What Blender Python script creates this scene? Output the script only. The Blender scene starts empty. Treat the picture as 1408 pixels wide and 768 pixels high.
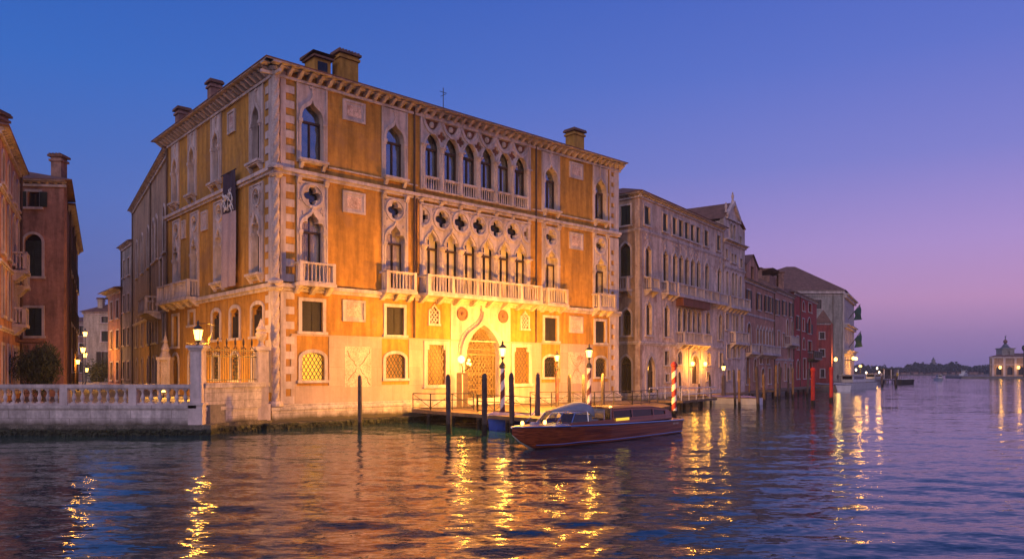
import bpy, bmesh, math, random
import numpy as np
from mathutils import Vector, Matrix, noise
from mathutils.geometry import tessellate_polygon
random.seed(7)
R = math.radians
S = bpy.context.scene
COL = S.collection

# ------------------------------------------------------------------ camera
cam_d = bpy.data.cameras.new("camera"); cam = bpy.data.objects.new("camera", cam_d); COL.objects.link(cam)
cam.location = (0, 0, 3.2); cam.rotation_euler = (R(90), 0, 0)
cam_d.lens = 36 * 1028 / 1408; cam_d.sensor_width = 36; cam_d.shift_y = 126 / 1408
cam_d.clip_start = 0.1; cam_d.clip_end = 12000
S.camera = cam
S.view_settings.view_transform = 'Standard'; S.view_settings.look = 'None'
S.view_settings.exposure = 0.0; S.view_settings.gamma = 1.0
S.cycles.use_denoising = True
S.cycles.max_bounces = 6; S.cycles.diffuse_bounces = 3; S.cycles.glossy_bounces = 3
S.cycles.transparent_max_bounces = 8; S.cycles.sample_clamp_indirect = 4.0; S.cycles.sample_clamp_direct = 25.0
S.cycles.caustics_reflective = False; S.cycles.caustics_refractive = False

# ------------------------------------------------------------------ dusk sky
W = bpy.data.worlds.new("World"); S.world = W; W.use_nodes = True
nt = W.node_tree; nt.nodes.clear()
def N_(t, **k):
    n = nt.nodes.new(t)
    for a, b in k.items(): setattr(n, a, b)
    return n
def L_(a, b): nt.links.new(a, b)
def ramp_(n, stops):
    cr = n.color_ramp
    while len(cr.elements) > 1: cr.elements.remove(cr.elements[-1])
    cr.elements[0].position = stops[0][0]; cr.elements[0].color = (*stops[0][1], 1)
    for p, c in stops[1:]:
        e = cr.elements.new(p); e.color = (*c, 1)
def s2l(*c):
    return tuple(((v/255)/12.92 if v/255 <= .04045 else ((v/255+.055)/1.055)**2.4) for v in c)
out = N_('ShaderNodeOutputWorld'); bg = N_('ShaderNodeBackground'); bg.inputs[1].default_value = 1.0
tc = N_('ShaderNodeTexCoord'); sp = N_('ShaderNodeSeparateXYZ'); L_(tc.outputs['Generated'], sp.inputs[0])
rA = N_('ShaderNodeValToRGB'); rB = N_('ShaderNodeValToRGB')
L_(sp.outputs[2], rA.inputs[0]); L_(sp.outputs[2], rB.inputs[0])
# left of the view: clear deep blue; right of the view: rose and violet belt above a dull horizon
ramp_(rA, [(0, s2l(74, 84, 148)), (.08, s2l(74, 94, 168)), (.2, s2l(64, 102, 186)), (.34, s2l(38, 98, 190)), (.5, s2l(22, 82, 178)), (1, s2l(24, 62, 150))])
ramp_(rB, [(0, s2l(124, 112, 168)), (.035, s2l(150, 121, 180)), (.085, s2l(188, 138, 192)), (.15, s2l(170, 137, 206)), (.25, s2l(122, 121, 204)), (.36, s2l(88, 107, 200)), (.5, s2l(58, 90, 190)), (1, s2l(45, 72, 160))])
az = N_('ShaderNodeMath', operation='ARCTAN2'); L_(sp.outputs[0], az.inputs[0]); L_(sp.outputs[1], az.inputs[1])
mr = N_('ShaderNodeMapRange', interpolation_type='SMOOTHSTEP'); L_(az.outputs[0], mr.inputs[0])
mr.inputs[1].default_value = -0.70; mr.inputs[2].default_value = 0.75
mx = N_('ShaderNodeMix', data_type='RGBA'); L_(mr.outputs[0], mx.inputs[0]); L_(rA.outputs[0], mx.inputs[6]); L_(rB.outputs[0], mx.inputs[7])
# afterglow of the set sun, behind the camera
gl = N_('ShaderNodeVectorMath', operation='DOT_PRODUCT'); L_(tc.outputs['Generated'], gl.inputs[0])
gl.inputs[1].default_value = Vector((-.35, -.92, .2)).normalized()
gm = N_('ShaderNodeMapRange', interpolation_type='SMOOTHSTEP'); L_(gl.outputs['Value'], gm.inputs[0])
gm.inputs[1].default_value = 0.15; gm.inputs[2].default_value = 1.0
gc = N_('ShaderNodeMix', data_type='RGBA'); L_(gm.outputs[0], gc.inputs[0])
gc.inputs[6].default_value = (0, 0, 0, 1); gc.inputs[7].default_value = (.66, .53, .47, 1)
ad = N_('ShaderNodeMix', data_type='RGBA', blend_type='ADD'); ad.inputs[0].default_value = 1
L_(mx.outputs[2], ad.inputs[6]); L_(gc.outputs[2], ad.inputs[7])
sk = N_('ShaderNodeTexSky'); sk.sky_type = 'NISHITA'; sk.sun_disc = False; sk.sun_elevation = R(1.0); sk.sun_rotation = R(200)
sm = N_('ShaderNodeMix', data_type='RGBA', blend_type='ADD'); sm.inputs[0].default_value = 0.03
L_(ad.outputs[2], sm.inputs[6]); L_(sk.outputs[0], sm.inputs[7])
L_(sm.outputs[2], bg.inputs[0]); L_(bg.outputs[0], out.inputs[0])
sun_d = bpy.data.lights.new("afterglow", 'SUN'); sun_d.energy = 0.36; sun_d.angle = R(50); sun_d.color = (1, .74, .60)
sun = bpy.data.objects.new("afterglow", sun_d); COL.objects.link(sun)
sun.rotation_euler = Vector((-.30, -.92, .42)).to_track_quat('Z', 'Y').to_euler()

# ------------------------------------------------------------------ materials
MATS = {}
def mat(name, base, rough=.8, var=.25, scale=.6, streak=0.0, fine=.15, bump=.02, metal=0, spec=.3, stain=None, emis=None, tint=None, brick=None):
    m = bpy.data.materials.new(name); m.use_nodes = True; t = m.node_tree; b = t.nodes['Principled BSDF']
    b.inputs['Roughness'].default_value = rough; b.inputs['Metallic'].default_value = metal
    b.inputs['Specular IOR Level'].default_value = spec
    if emis:
        b.inputs['Base Color'].default_value = (*base, 1)
        b.inputs['Emission Color'].default_value = (*emis[0], 1); b.inputs['Emission Strength'].default_value = emis[1]
        MATS[name] = m; return m
    n = t.nodes.new; l = t.links.new
    g = n('ShaderNodeNewGeometry')
    def nz(sc, det, vec_scale=None, rough_=.6):
        x = n('ShaderNodeTexNoise'); x.inputs['Scale'].default_value = sc; x.inputs['Detail'].default_value = det; x.inputs['Roughness'].default_value = rough_
        if vec_scale:
            mp = n('ShaderNodeMapping'); mp.inputs['Scale'].default_value = vec_scale; l(g.outputs['Position'], mp.inputs[0]); l(mp.outputs[0], x.inputs['Vector'])
        else: l(g.outputs['Position'], x.inputs['Vector'])
        return x
    def rng(src, lo, hi, a=.3, c=.7):
        r = n('ShaderNodeMapRange'); l(src, r.inputs[0]); r.inputs[1].default_value = a; r.inputs[2].default_value = c
        r.inputs[3].default_value = lo; r.inputs[4].default_value = hi; return r.outputs[0]
    def mul(col, fac):
        x = n('ShaderNodeVectorMath'); x.operation = 'SCALE'
        if hasattr(col, 'links') or hasattr(col, 'is_linked'): l(col, x.inputs[0])
        else: x.inputs[0].default_value = col
        l(fac, x.inputs['Scale']); return x.outputs[0]
    a1 = nz(scale, 5); a2 = nz(scale*9, 3)
    c = mul(base, rng(a1.outputs[0], 1-var, 1+var))
    c = mul(c, rng(a2.outputs[0], 1-fine, 1+fine))
    if streak:
        a3 = nz(2.2, 4, (1, 1, .13)); c = mul(c, rng(a3.outputs[0], 1-streak, 1+streak*.3, .38, .6))
    for tint in ([] if not tint else tint if isinstance(tint, list) else [tint]):   # patches of other colours
        a4 = nz(tint[1], 6, None, .65); mm = n('ShaderNodeMix'); mm.data_type = 'RGBA'
        l(rng(a4.outputs[0], 0, tint[2], tint[3] if len(tint) > 3 else .5, (tint[3] if len(tint) > 3 else .5)+.12), mm.inputs[0]); l(c, mm.inputs[6])
        mm.inputs[7].default_value = (*tint[0], 1); c = mm.outputs[2]
    bh = a2.outputs[0]
    if brick:   # (width, height, mortar)
        bt = n('ShaderNodeTexBrick'); bt.inputs['Scale'].default_value = 1; bt.inputs['Brick Width'].default_value = brick[0]; bt.inputs['Row Height'].default_value = brick[1]
        bt.inputs['Mortar Size'].default_value = brick[2]; bt.inputs['Color1'].default_value = (1, 1, 1, 1); bt.inputs['Color2'].default_value = (.84, .84, .84, 1); bt.inputs['Mortar'].default_value = (.5, .48, .46, 1)
        sx = n('ShaderNodeSeparateXYZ'); l(g.outputs['Position'], sx.inputs[0]); ds = n('ShaderNodeVectorMath'); ds.operation = 'DOT_PRODUCT'
        l(g.outputs['Position'], ds.inputs[0]); ds.inputs[1].default_value = brick[3] if len(brick) > 3 else (.7367, .6762, 0)
        cb = n('ShaderNodeCombineXYZ'); l(ds.outputs['Value'], cb.inputs[0]); l(sx.outputs[2], cb.inputs[1]); l(cb.outputs[0], bt.inputs['Vector'])
        mm = n('ShaderNodeMix'); mm.data_type = 'RGBA'; mm.blend_type = 'MULTIPLY'; mm.inputs[0].default_value = 1; l(c, mm.inputs[6]); l(bt.outputs[0], mm.inputs[7]); c = mm.outputs[2]
    if stain:   # dark tide band that belongs to the surface: height below which slime grows
        sx = n('ShaderNodeSeparateXYZ'); l(g.outputs['Position'], sx.inputs[0]); a5 = nz(1.5, 4)
        ma = n('ShaderNodeMath'); ma.operation = 'MULTIPLY_ADD'; l(a5.outputs[0], ma.inputs[0]); ma.inputs[1].default_value = stain[1]; l(sx.outputs[2], ma.inputs[2])
        mm = n('ShaderNodeMix'); mm.data_type = 'RGBA'; l(rng(ma.outputs[0], 1, 0, stain[0], stain[0]+stain[2]), mm.inputs[0]); l(c, mm.inputs[6]); mm.inputs[7].default_value = (*stain[3], 1); c = mm.outputs[2]
    l(c, b.inputs['Base Color'])
    if bump:
        bp = n('ShaderNodeBump'); bp.inputs['Strength'].default_value = .6; bp.inputs['Distance'].default_value = bump; l(bh, bp.inputs['Height']); l(bp.outputs[0], b.inputs['Normal'])
    MATS[name] = m; return m

GREEN = (.010, .014, .008)
mat('orange_stucco', (.43, .215, .040), .9, .20, .35, .30, .14, .02, tint=[((.29, .155, .065), .45, .6, .54), ((.36, .25, .15), 1.0, .55, .635)])
mat('white_stone', (.49, .40, .385), .75, .14, .5, .30, .10, .02, tint=[((.42, .34, .31), .9, .4, .58), ((.15, .12, .11), 1.9, .55, .66)])
mat('carved_stone', (.46, .37, .35), .8, .15, 1.2, .25, .2, .05, tint=((.36, .26, .22), 1.8, .45, .55))
mat('plinth_stone', (.50, .43, .41), .75, .2, .6, .3, .2, .03, brick=(1.5, .42, .012), stain=(.75, .5, .35, (.07, .06, .04)))
mat('marble_cladding', (.43, .31, .265), .55, .10, .5, .14, .06, .01, brick=(2.2, 1.15, .006))
mat('breccia', (.56, .40, .33), .5, .25, 1.2, .1, .35, .01, tint=((.28, .13, .09), 1.3, .85, .56))
mat('brick_red', (.22, .085, .05), .9, .3, 1.5, .2, .35, .03)
mat('slime_stone', (.11, .095, .075), .7, .4, 1.5, .3, .4, .08, stain=(.42, .3, .12, GREEN))
mat('porphyry', (.20, .10, .065), .5, .3, 3, 0, .4, .05)
mat('dark_wood', (.055, .03, .02), .55, .2, 3, .2, .2, .01)
mat('shutter_dark', (.022, .018, .018), .6, .3, 3, .3, .3, .01)
mat('shutter_green', (.018, .03, .026), .6, .3, 3, .3, .3, .01)
mat('interior', (.012, .010, .009), 1, 0, 1, 0, 0, 0)
mat('curtain', (.62, .50, .34), .9, .2, 2, .35, .15, .02)
mat('curtain_glow', (.60, .45, .28), .9, emis=((1, .46, .08), .28))  # amber emission put into the cloth in place of lamplight
mat('iron', (.020, .017, .015), .45, .3, 4, 0, .2, .01, spec=.5)
mat('iron_bronze', (.07, .045, .02), .45, .3, 4, 0, .2, .01, spec=.5)
mat('iron_gate', (.13, .08, .03), .45, .3, 4, 0, .2, .01, spec=.5)
mat('pipe_copper', (.08, .045, .03), .5, .3, 2, .3, .2, .01)
mat('roof_tile', (.17, .085, .06), .9, .35, 1.2, .1, .4, .06)
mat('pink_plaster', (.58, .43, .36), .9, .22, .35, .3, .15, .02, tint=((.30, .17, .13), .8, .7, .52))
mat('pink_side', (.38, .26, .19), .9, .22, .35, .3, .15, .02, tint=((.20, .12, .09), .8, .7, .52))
mat('rose_plaster', (.56, .42, .37), .9, .22, .35, .3, .15, .02, tint=((.26, .15, .13), .7, .6, .52))
mat('salmon_plaster', (.46, .22, .15), .9, .25, .4, .35, .18, .02, tint=((.28, .14, .10), .7, .7, .5))
mat('coral_plaster', (.46, .22, .16), .9, .25, .4, .3, .18, .02, tint=((.34, .19, .15), .9, .6, .5))
mat('red_plaster', (.36, .045, .045), .9, .2, .4, .25, .15, .02, tint=((.24, .05, .05), .8, .6, .52))
mat('dull_red_plaster', (.26, .05, .045), .9, .25, .4, .3, .15, .02)
mat('grey_stone_wall', (.27, .24, .22), .9, .2, .2, .3, .15, .02)
mat('terracotta_plaster', (.40, .20, .145), .9, .3, .45, .4, .2, .02, tint=((.30, .15, .11), .9, .7, .5))
mat('brown_plaster', (.31, .17, .13), .9, .3, .4, .4, .2, .02, tint=((.15, .08, .07), .8, .8, .48))
mat('ochre_plaster', (.36, .24, .16), .9, .25, .4, .4, .2, .02, tint=((.26, .15, .10), .8, .7, .5))
mat('grey_plaster', (.32, .28, .26), .9, .25, .4, .4, .2, .02)
mat('cream_plaster', (.42, .34, .27), .9, .2, .4, .3, .15, .02)
mat('paving', (.16, .14, .13), .8, .25, .8, 0, .2, .02)
mat('pole_wood', (.085, .065, .065), .85, .3, 3, .4, .3, .04, stain=(.75, .6, .12, (.012, .011, .010)))
mat('pole_ochre', (.20, .12, .06), .85, .3, 3, .4, .3, .04, stain=(.75, .6, .12, (.012, .011, .010)))
mat('paint_white', (.62, .58, .60), .6, .15, 3, .2, .1, .01)
mat('paint_red', (.22, .02, .025), .6, .15, 3, .2, .1, .01)
mat('paint_bright_red', (.55, .03, .02), .55, .15, 3, .2, .1, .01, stain=(.65, .5, .1, (.012, .011, .010)))
mat('paint_plum', (.10, .03, .045), .6, .15, 3, .2, .1, .01)
mat('paint_blue', (.015, .06, .36), .5, .15, 2, .1, .1, .01)
mat('deck_wood', (.15, .10, .07), .85, .3, 2, .1, .3, .03)
mat('hull_white', (.6, .58, .58), .4, .08, 1, .1, .05, 0)
mat('canvas_grey', (.23, .23, .26), .85, .15, 3, 0, .15, .02)
mat('canvas_blue', (.10, .09, .28), .85, .3, 3, 0, .15, .02)
mat('awning_brown', (.17, .06, .045), .9, .15, 2, .2, .1, .01)
mat('banner_dark', (.045, .03, .05), .85, .15, 3, .1, .1, .01)
mat('banner_pale', (.36, .27, .29), .85, .12, .8, .1, .1, .01, tint=((.25, .13, .15), 1.1, .6, .56))
mat('flag_green', (.01, .055, .045), .8, .15, 3, .1, .1, .01)
mat('lead_grey', (.10, .11, .13), .6, .3, 1, .2, .2, .02)
mat('leaf_dark', (.045, .055, .022), .8, .4, 3, 0, .3, 0)
mat('leaf_far', (.030, .042, .035), .9, .3, .05, 0, .3, 0)
mat('bark', (.05, .035, .025), .9, .3, 3, .2, .3, .02)
mat('chrome', (.6, .6, .62), .2, .1, 3, 0, .05, 0, metal=1)
mat('rubber', (.02, .02, .02), .8, .1, 3, 0, .05, 0)
mat('lamp_far', (.9, .7, .4), .4, emis=((1, .62, .24), 9))
mat('lamp_white', (.9, .8, .7), .4, emis=((1, .86, .66), 5))
mat('lit_yellow', (.5, .3, .06), .6, emis=((1, .50, .05), 1.0))
mat('lit_dim', (.3, .16, .05), .6, emis=((1, .42, .06), .09))
mat('lit_strip', (.6, .4, .05), .6, emis=((1, .62, .05), 1.1))

def lamp_mat(name, col, st):
    m = bpy.data.materials.new(name); m.use_nodes = True; t = m.node_tree; t.nodes.clear(); n = t.nodes.new
    o = n('ShaderNodeOutputMaterial'); a = n('ShaderNodeAddShader'); e = n('ShaderNodeEmission'); tr = n('ShaderNodeBsdfTransparent')
    e.inputs[0].default_value = (*col, 1); e.inputs[1].default_value = st; tr.inputs[0].default_value = (.93, .88, .8, 1)
    t.links.new(e.outputs[0], a.inputs[0]); t.links.new(tr.outputs[0], a.inputs[1]); t.links.new(a.outputs[0], o.inputs[0]); MATS[name] = m
lamp_mat('lamp_glass', (1, .52, .11), 4)
def glass_mat():
    m = bpy.data.materials.new('window_glass'); m.use_nodes = True; t = m.node_tree; t.nodes.clear()
    o = t.nodes.new('ShaderNodeOutputMaterial'); mxs = t.nodes.new('ShaderNodeMixShader'); tr = t.nodes.new('ShaderNodeBsdfTransparent'); gs = t.nodes.new('ShaderNodeBsdfGlossy')
    gs.inputs['Roughness'].default_value = .03; gs.inputs['Color'].default_value = (.8, .85, .9, 1); tr.inputs[0].default_value = (.75, .8, .8, 1)
    nz = t.nodes.new('ShaderNodeTexNoise'); nz.inputs['Scale'].default_value = 1.3; g = t.nodes.new('ShaderNodeNewGeometry'); t.links.new(g.outputs['Position'], nz.inputs['Vector'])
    bp = t.nodes.new('ShaderNodeBump'); bp.inputs['Distance'].default_value = .03; t.links.new(nz.outputs[0], bp.inputs['Height']); t.links.new(bp.outputs[0], gs.inputs['Normal'])
    dp = t.nodes.new('ShaderNodeVectorMath'); dp.operation = 'DOT_PRODUCT'; t.links.new(g.outputs['Normal'], dp.inputs[0]); t.links.new(g.outputs['Incoming'], dp.inputs[1])
    ab = t.nodes.new('ShaderNodeMath'); ab.operation = 'ABSOLUTE'; t.links.new(dp.outputs['Value'], ab.inputs[0]); om = t.nodes.new('ShaderNodeMath'); om.operation = 'SUBTRACT'; om.inputs[0].default_value = 1; t.links.new(ab.outputs[0], om.inputs[1])
    pw = t.nodes.new('ShaderNodeMath'); pw.operation = 'POWER'; t.links.new(om.outputs[0], pw.inputs[0]); pw.inputs[1].default_value = 4
    mt = t.nodes.new('ShaderNodeMath'); mt.name = 'reflectance'; mt.operation = 'MULTIPLY_ADD'; mt.inputs[1].default_value = .7; mt.inputs[2].default_value = .26; mt.use_clamp = True
    t.links.new(pw.outputs[0], mt.inputs[0]); t.links.new(mt.outputs[0], mxs.inputs[0]); t.links.new(tr.outputs[0], mxs.inputs[1]); t.links.new(gs.outputs[0], mxs.inputs[2]); t.links.new(mxs.outputs[0], o.inputs[0])
    MATS['window_glass'] = m
glass_mat()
m_ = MATS['window_glass'].copy(); m_.name = 'boat_glass'; MATS['boat_glass'] = m_
for nd in m_.node_tree.nodes:
    if nd.name == 'reflectance': nd.inputs[1].default_value = .8; nd.inputs[2].default_value = .06
    if nd.type == 'BSDF_TRANSPARENT': nd.inputs[0].default_value = (.45, .5, .55, 1)
m_ = MATS['boat_glass'].copy(); m_.name = 'clear_glass'; MATS['clear_glass'] = m_
for nd in m_.node_tree.nodes:
    if nd.type == 'BSDF_TRANSPARENT': nd.inputs[0].default_value = (.95, .95, .95, 1)
def wood_mat(name, c1, c2, rough, axis):
    m = bpy.data.materials.new(name); m.use_nodes = True; t = m.node_tree; b = t.nodes['Principled BSDF']; n = t.nodes.new; l = t.links.new
    tcx = n('ShaderNodeTexCoord'); mr_ = n('ShaderNodeMapping'); mr_.inputs['Rotation'].default_value = (0, 0, -math.atan2(.76, .65)); l(tcx.outputs['Object'], mr_.inputs[0]); mp = n('ShaderNodeMapping'); mp.inputs['Scale'].default_value = axis; l(mr_.outputs[0], mp.inputs[0])
    nz = n('ShaderNodeTexNoise'); nz.inputs['Scale'].default_value = 2.5; nz.inputs['Detail'].default_value = 6; l(mp.outputs[0], nz.inputs['Vector'])
    r = n('ShaderNodeValToRGB'); ramp_(r, [(.35, c1), (.65, c2)]); l(nz.outputs[0], r.inputs[0]); l(r.outputs[0], b.inputs['Base Color'])
    b.inputs['Roughness'].default_value = rough; b.inputs['Coat Weight'].default_value = .35; b.inputs['Coat Roughness'].default_value = .08
    MATS[name] = m
wood_mat('mahogany', (.12, .022, .007), (.36, .085, .022), .3, (.12, 3, 9))
wood_mat('mahogany_deck', (.16, .045, .018), (.33, .12, .05), .3, (.25, 6, 6))

def water_mat():
    m = bpy.data.materials.new('canal_water'); m.use_nodes = True; t = m.node_tree; b = t.nodes['Principled BSDF']; n = t.nodes.new; l = t.links.new
    b.inputs['Base Color'].default_value = (.010, .042, .058, 1); b.inputs['Roughness'].default_value = .045
    b.inputs['IOR'].default_value = 1.36; b.inputs['Specular IOR Level'].default_value = .55
    # wind ripples: unresolved facets tilt the normal by real slopes, at every distance
    g = n('ShaderNodeNewGeometry'); prev = g.outputs['Normal']
    for sc, sx_, sy_, dt in ((.22, .08, .15, 3), (1.1, .09, .16, 3), (3.6, .17, .27, 3), (9.5, .22, .32, 2)):
        mp = n('ShaderNodeMapping'); mp.inputs['Scale'].default_value = (.40, 1.25, 1); mp.inputs['Rotation'].default_value = (0, 0, .12*math.sin(sc*3)); l(g.outputs['Position'], mp.inputs[0])
        z = n('ShaderNodeTexNoise'); z.inputs['Scale'].default_value = sc; z.inputs['Detail'].default_value = dt; z.inputs['Roughness'].default_value = .5; z.inputs['Distortion'].default_value = .5; l(mp.outputs[0], z.inputs['Vector'])
        sb = n('ShaderNodeVectorMath'); sb.operation = 'SUBTRACT'; l(z.outputs['Color'], sb.inputs[0]); sb.inputs[1].default_value = (.5, .5, .5)
        ml = n('ShaderNodeVectorMath'); ml.operation = 'MULTIPLY'; l(sb.outputs[0], ml.inputs[0]); ml.inputs[1].default_value = (sx_, sy_, 0)
        ad_ = n('ShaderNodeVectorMath'); ad_.operation = 'ADD'; l(prev, ad_.inputs[0]); l(ml.outputs[0], ad_.inputs[1]); prev = ad_.outputs[0]
    nn = n('ShaderNodeVectorMath'); nn.operation = 'NORMALIZE'; l(prev, nn.inputs[0]); prev = nn.outputs[0]
    l(prev, b.inputs['Normal']); MATS['canal_water'] = m
water_mat()

# ------------------------------------------------------------------ mesh helpers
class Fr:      # a wall's own frame: u along the wall, o outwards, z up
    def __init__(s, x, y, dx, dy, flip=1):
        k = math.hypot(dx, dy); s.x, s.y = x, y; s.dx, s.dy = dx/k, dy/k
        s.nx, s.ny = (s.dy*flip, -s.dx*flip)
    def P(s, u, o, z): return (s.x+s.dx*u+s.nx*o, s.y+s.dy*u+s.ny*o, z)
class ID:
    def P(s, u, o, z): return (u, o, z)
WORLD = ID()
ORG = {}
def org(p):
    return ORG.get(p.name, Vector((0, 0, 0))) if p else Vector((0, 0, 0))
class MB:
    def __init__(s): s.v = []; s.f = []; s.mi = []
    def add(s, vs, fs, mi=0):
        k = len(s.v); s.v += vs; s.f += [tuple(i+k for i in f) for f in fs]; s.mi += [mi]*len(fs)
    def box(s, fr, u0, u1, o0, o1, z0, z1, mi=0):
        vs = [fr.P(u, o, z) for z in (z0, z1) for (u, o) in ((u0, o0), (u1, o0), (u1, o1), (u0, o1))]
        s.add(vs, [(0, 3, 2, 1), (4, 5, 6, 7), (0, 1, 5, 4), (1, 2, 6, 5), (2, 3, 7, 6), (3, 0, 4, 7)], mi); return s
    def wedge(s, fr, u0, u1, o0, o1, z0, z1, bot=.35, mi=0):   # bracket: full depth on top, less below
        ob = o0+(o1-o0)*bot
        vs = [fr.P(u, o, z) for (u, o, z) in ((u0, o0, z0), (u1, o0, z0), (u1, ob, z0), (u0, ob, z0), (u0, o0, z1), (u1, o0, z1), (u1, o1, z1), (u0, o1, z1))]
        s.add(vs, [(0, 3, 2, 1), (4, 5, 6, 7), (0, 1, 5, 4), (1, 2, 6, 5), (2, 3, 7, 6), (3, 0, 4, 7)], mi); return s
    def plate(s, fr, outer, holes, o0, o1, mi=0, back=True):
        loops = [outer]+list(holes)
        tri = tessellate_polygon([[Vector((a, b, 0)) for a, b in lp] for lp in loops])
        flat = [p for lp in loops for p in lp]; n = len(flat)
        vs = [fr.P(a, o1, b) for a, b in flat]+[fr.P(a, o0, b) for a, b in flat]
        fs = [tuple(t) for t in tri]
        if back: fs += [tuple(i+n for i in reversed(t)) for t in tri]
        k = 0
        for lp in loops:
            m = len(lp)
            for i in range(m): fs.append((k+i, k+(i+1) % m, n+k+(i+1) % m, n+k+i))
            k += m
        s.add(vs, fs, mi); return s
    def ribbon(s, fr, pin, pout, o0, o1, closed=False, mi=0):
        n = len(pin); vs = []
        for o in (o0, o1):
            vs += [fr.P(a, o, b) for a, b in pin]+[fr.P(a, o, b) for a, b in pout]
        fs = []
        for i in range(n if closed else n-1):
            j = (i+1) % n
            fs += [(2*n+i, 2*n+j, 3*n+j, 3*n+i), (i, j, 2*n+j, 2*n+i), (n+i, 3*n+i, 3*n+j, n+j)]
        if not closed: fs += [(0, 2*n, 3*n, n), (n-1, 2*n-1, 4*n-1, 3*n-1)]
        s.add(vs, fs, mi); return s
    def lathe(s, fr, u, o, prof, seg=8, mi=0):
        vs = []; fs = []
        for r, z in prof:
            for k in range(seg):
                a = 2*math.pi*k/seg+.2; vs.append(fr.P(u+r*math.cos(a), o+r*math.sin(a), z))
        for i in range(len(prof)-1):
            for k in range(seg):
                fs.append((i*seg+k, i*seg+(k+1) % seg, (i+1)*seg+(k+1) % seg, (i+1)*seg+k))
        fs.append(tuple(range(seg))[::-1]); fs.append(tuple((len(prof)-1)*seg+k for k in range(seg)))
        s.add(vs, fs, mi); return s
    def tube(s, pts, r, seg=6, mi=0):     # pts are world points
        pts = [Vector(p) for p in pts]; vs = []; fs = []
        for i, p in enumerate(pts):
            d = (pts[min(i+1, len(pts)-1)]-pts[max(i-1, 0)])
            d = d.normalized() if d.length > 1e-9 else Vector((0, 0, 1))
            a = d.cross(Vector((0, 0, 1)) if abs(d.z) < .9 else Vector((1, 0, 0))).normalized(); b = d.cross(a)
            rr = r[i] if isinstance(r, (list, tuple)) else r
            for k in range(seg):
                t = 2*math.pi*k/seg; vs.append(tuple(p+a*rr*math.cos(t)+b*rr*math.sin(t)))
        for i in range(len(pts)-1):
            for k in range(seg): fs.append((i*seg+k, i*seg+(k+1) % seg, (i+1)*seg+(k+1) % seg, (i+1)*seg+k))
        fs.append(tuple(range(seg))[::-1]); fs.append(tuple((len(pts)-1)*seg+k for k in range(seg)))
        s.add(vs, fs, mi); return s
    def build(s, name, m, parent=None, base=None, smooth=False):
        me = bpy.data.meshes.new(name); o_ = org(parent) if parent else Vector((0, 0, 0))
        b = Vector(base)-o_ if base is not None else Vector((0, 0, 0))
        w = o_+b
        me.from_pydata([(x-w.x, y-w.y, z-w.z) for x, y, z in s.v], [], s.f)
        for k in (m if isinstance(m, (list, tuple)) else [m]): me.materials.append(MATS[k])
        if any(s.mi): me.polygons.foreach_set('material_index', s.mi)
        if smooth: me.polygons.foreach_set('use_smooth', [True]*len(me.polygons))
        ob = bpy.data.objects.new(name, me); COL.objects.link(ob); ob.location = b
        if parent: ob.parent = parent
        ORG[ob.name] = w; return ob
def empty(name, loc, label, cat, group=None):
    e = bpy.data.objects.new(name, None); COL.objects.link(e); e.location = loc; e.empty_display_size = .2
    ORG[e.name] = Vector(loc); tag(e, label, cat, group); return e
def tag(o, label=None, cat=None, group=None, kind=None):
    if label: o['label'] = label
    if cat: o['category'] = cat
    if group: o['group'] = group
    if kind: o['kind'] = kind
    return o
def kids(o): return [c for c in bpy.data.objects if c.parent == o]
def copy_tree(o, loc, label=None, parent=None, rotz=None):
    c = o.copy(); COL.objects.link(c); c.parent = parent
    if loc is not None: c.location = loc
    if rotz is not None: c.rotation_euler = (0, 0, rotz)
    if label: c['label'] = label
    for ch in kids(o): copy_tree(ch, None, None, c)
    return c
def lamp_light(parent, loc, power, rad=.12, color=(1, .43, .045)):
    d = bpy.data.lights.new('lamp_bulb', 'POINT'); d.energy = power; d.shadow_soft_size = rad; d.color = color
    o = bpy.data.objects.new('lamp_bulb', d); COL.objects.link(o); o.location = Vector(loc)-org(parent); o.parent = parent; return o

def bez(p0, p1, p2, p3, n):
    r = []
    for i in range(n+1):
        t = i/n; a = (1-t)**3; b = 3*t*(1-t)**2; c = 3*t*t*(1-t); d = t**3
        r.append((a*p0[0]+b*p1[0]+c*p2[0]+d*p3[0], a*p0[1]+b*p1[1]+c*p2[1]+d*p3[1]))
    return r
def arch(kind, u0, u1, z0, z1, zs=None, n=6):
    """closed loop of an opening: kind rect / seg / round / lancet / ogee / tref / ear"""
    uc = (u0+u1)/2; a = (u1-u0)/2
    if kind == 'rect': return [(u0, z0), (u1, z0), (u1, z1), (u0, z1)]
    if kind == 'seg': zs = zs if zs is not None else z1-.28*a*2*.6; h = z1-zs; left = [(-a*math.cos(t), h*math.sin(t)) for t in [i*math.pi/2/n for i in range(n+1)]]
    elif kind == 'round': zs = z1-a; h = a; left = [(-a*math.cos(t), h*math.sin(t)) for t in [i*math.pi/2/n for i in range(n+1)]]
    else:
        zs = zs if zs is not None else z1-1.25*a; h = z1-zs
        if kind == 'lancet': left = bez((-a, 0), (-a, .55*h), (-.45*a, .85*h), (0, h), n)
        elif kind == 'ogee': left = bez((-a, 0), (-a, .72*h), (-.04*a, .5*h), (0, h), n)
        elif kind == 'tref':
            left = bez((-a, 0), (-1.08*a, .34*h), (-.85*a, .52*h), (-.48*a, .42*h), n-1)+bez((-.48*a, .42*h), (-.72*a, .66*h), (-.10*a, .70*h), (0, h), n-1)[1:]
    r = [(uc+x, zs+y) for x, y in left]
    rr = [(uc-x, zs+y) for x, y in reversed(left[:-1])]
    return [(u0, z0)]+r+rr+[(u1, z0)]
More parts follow.
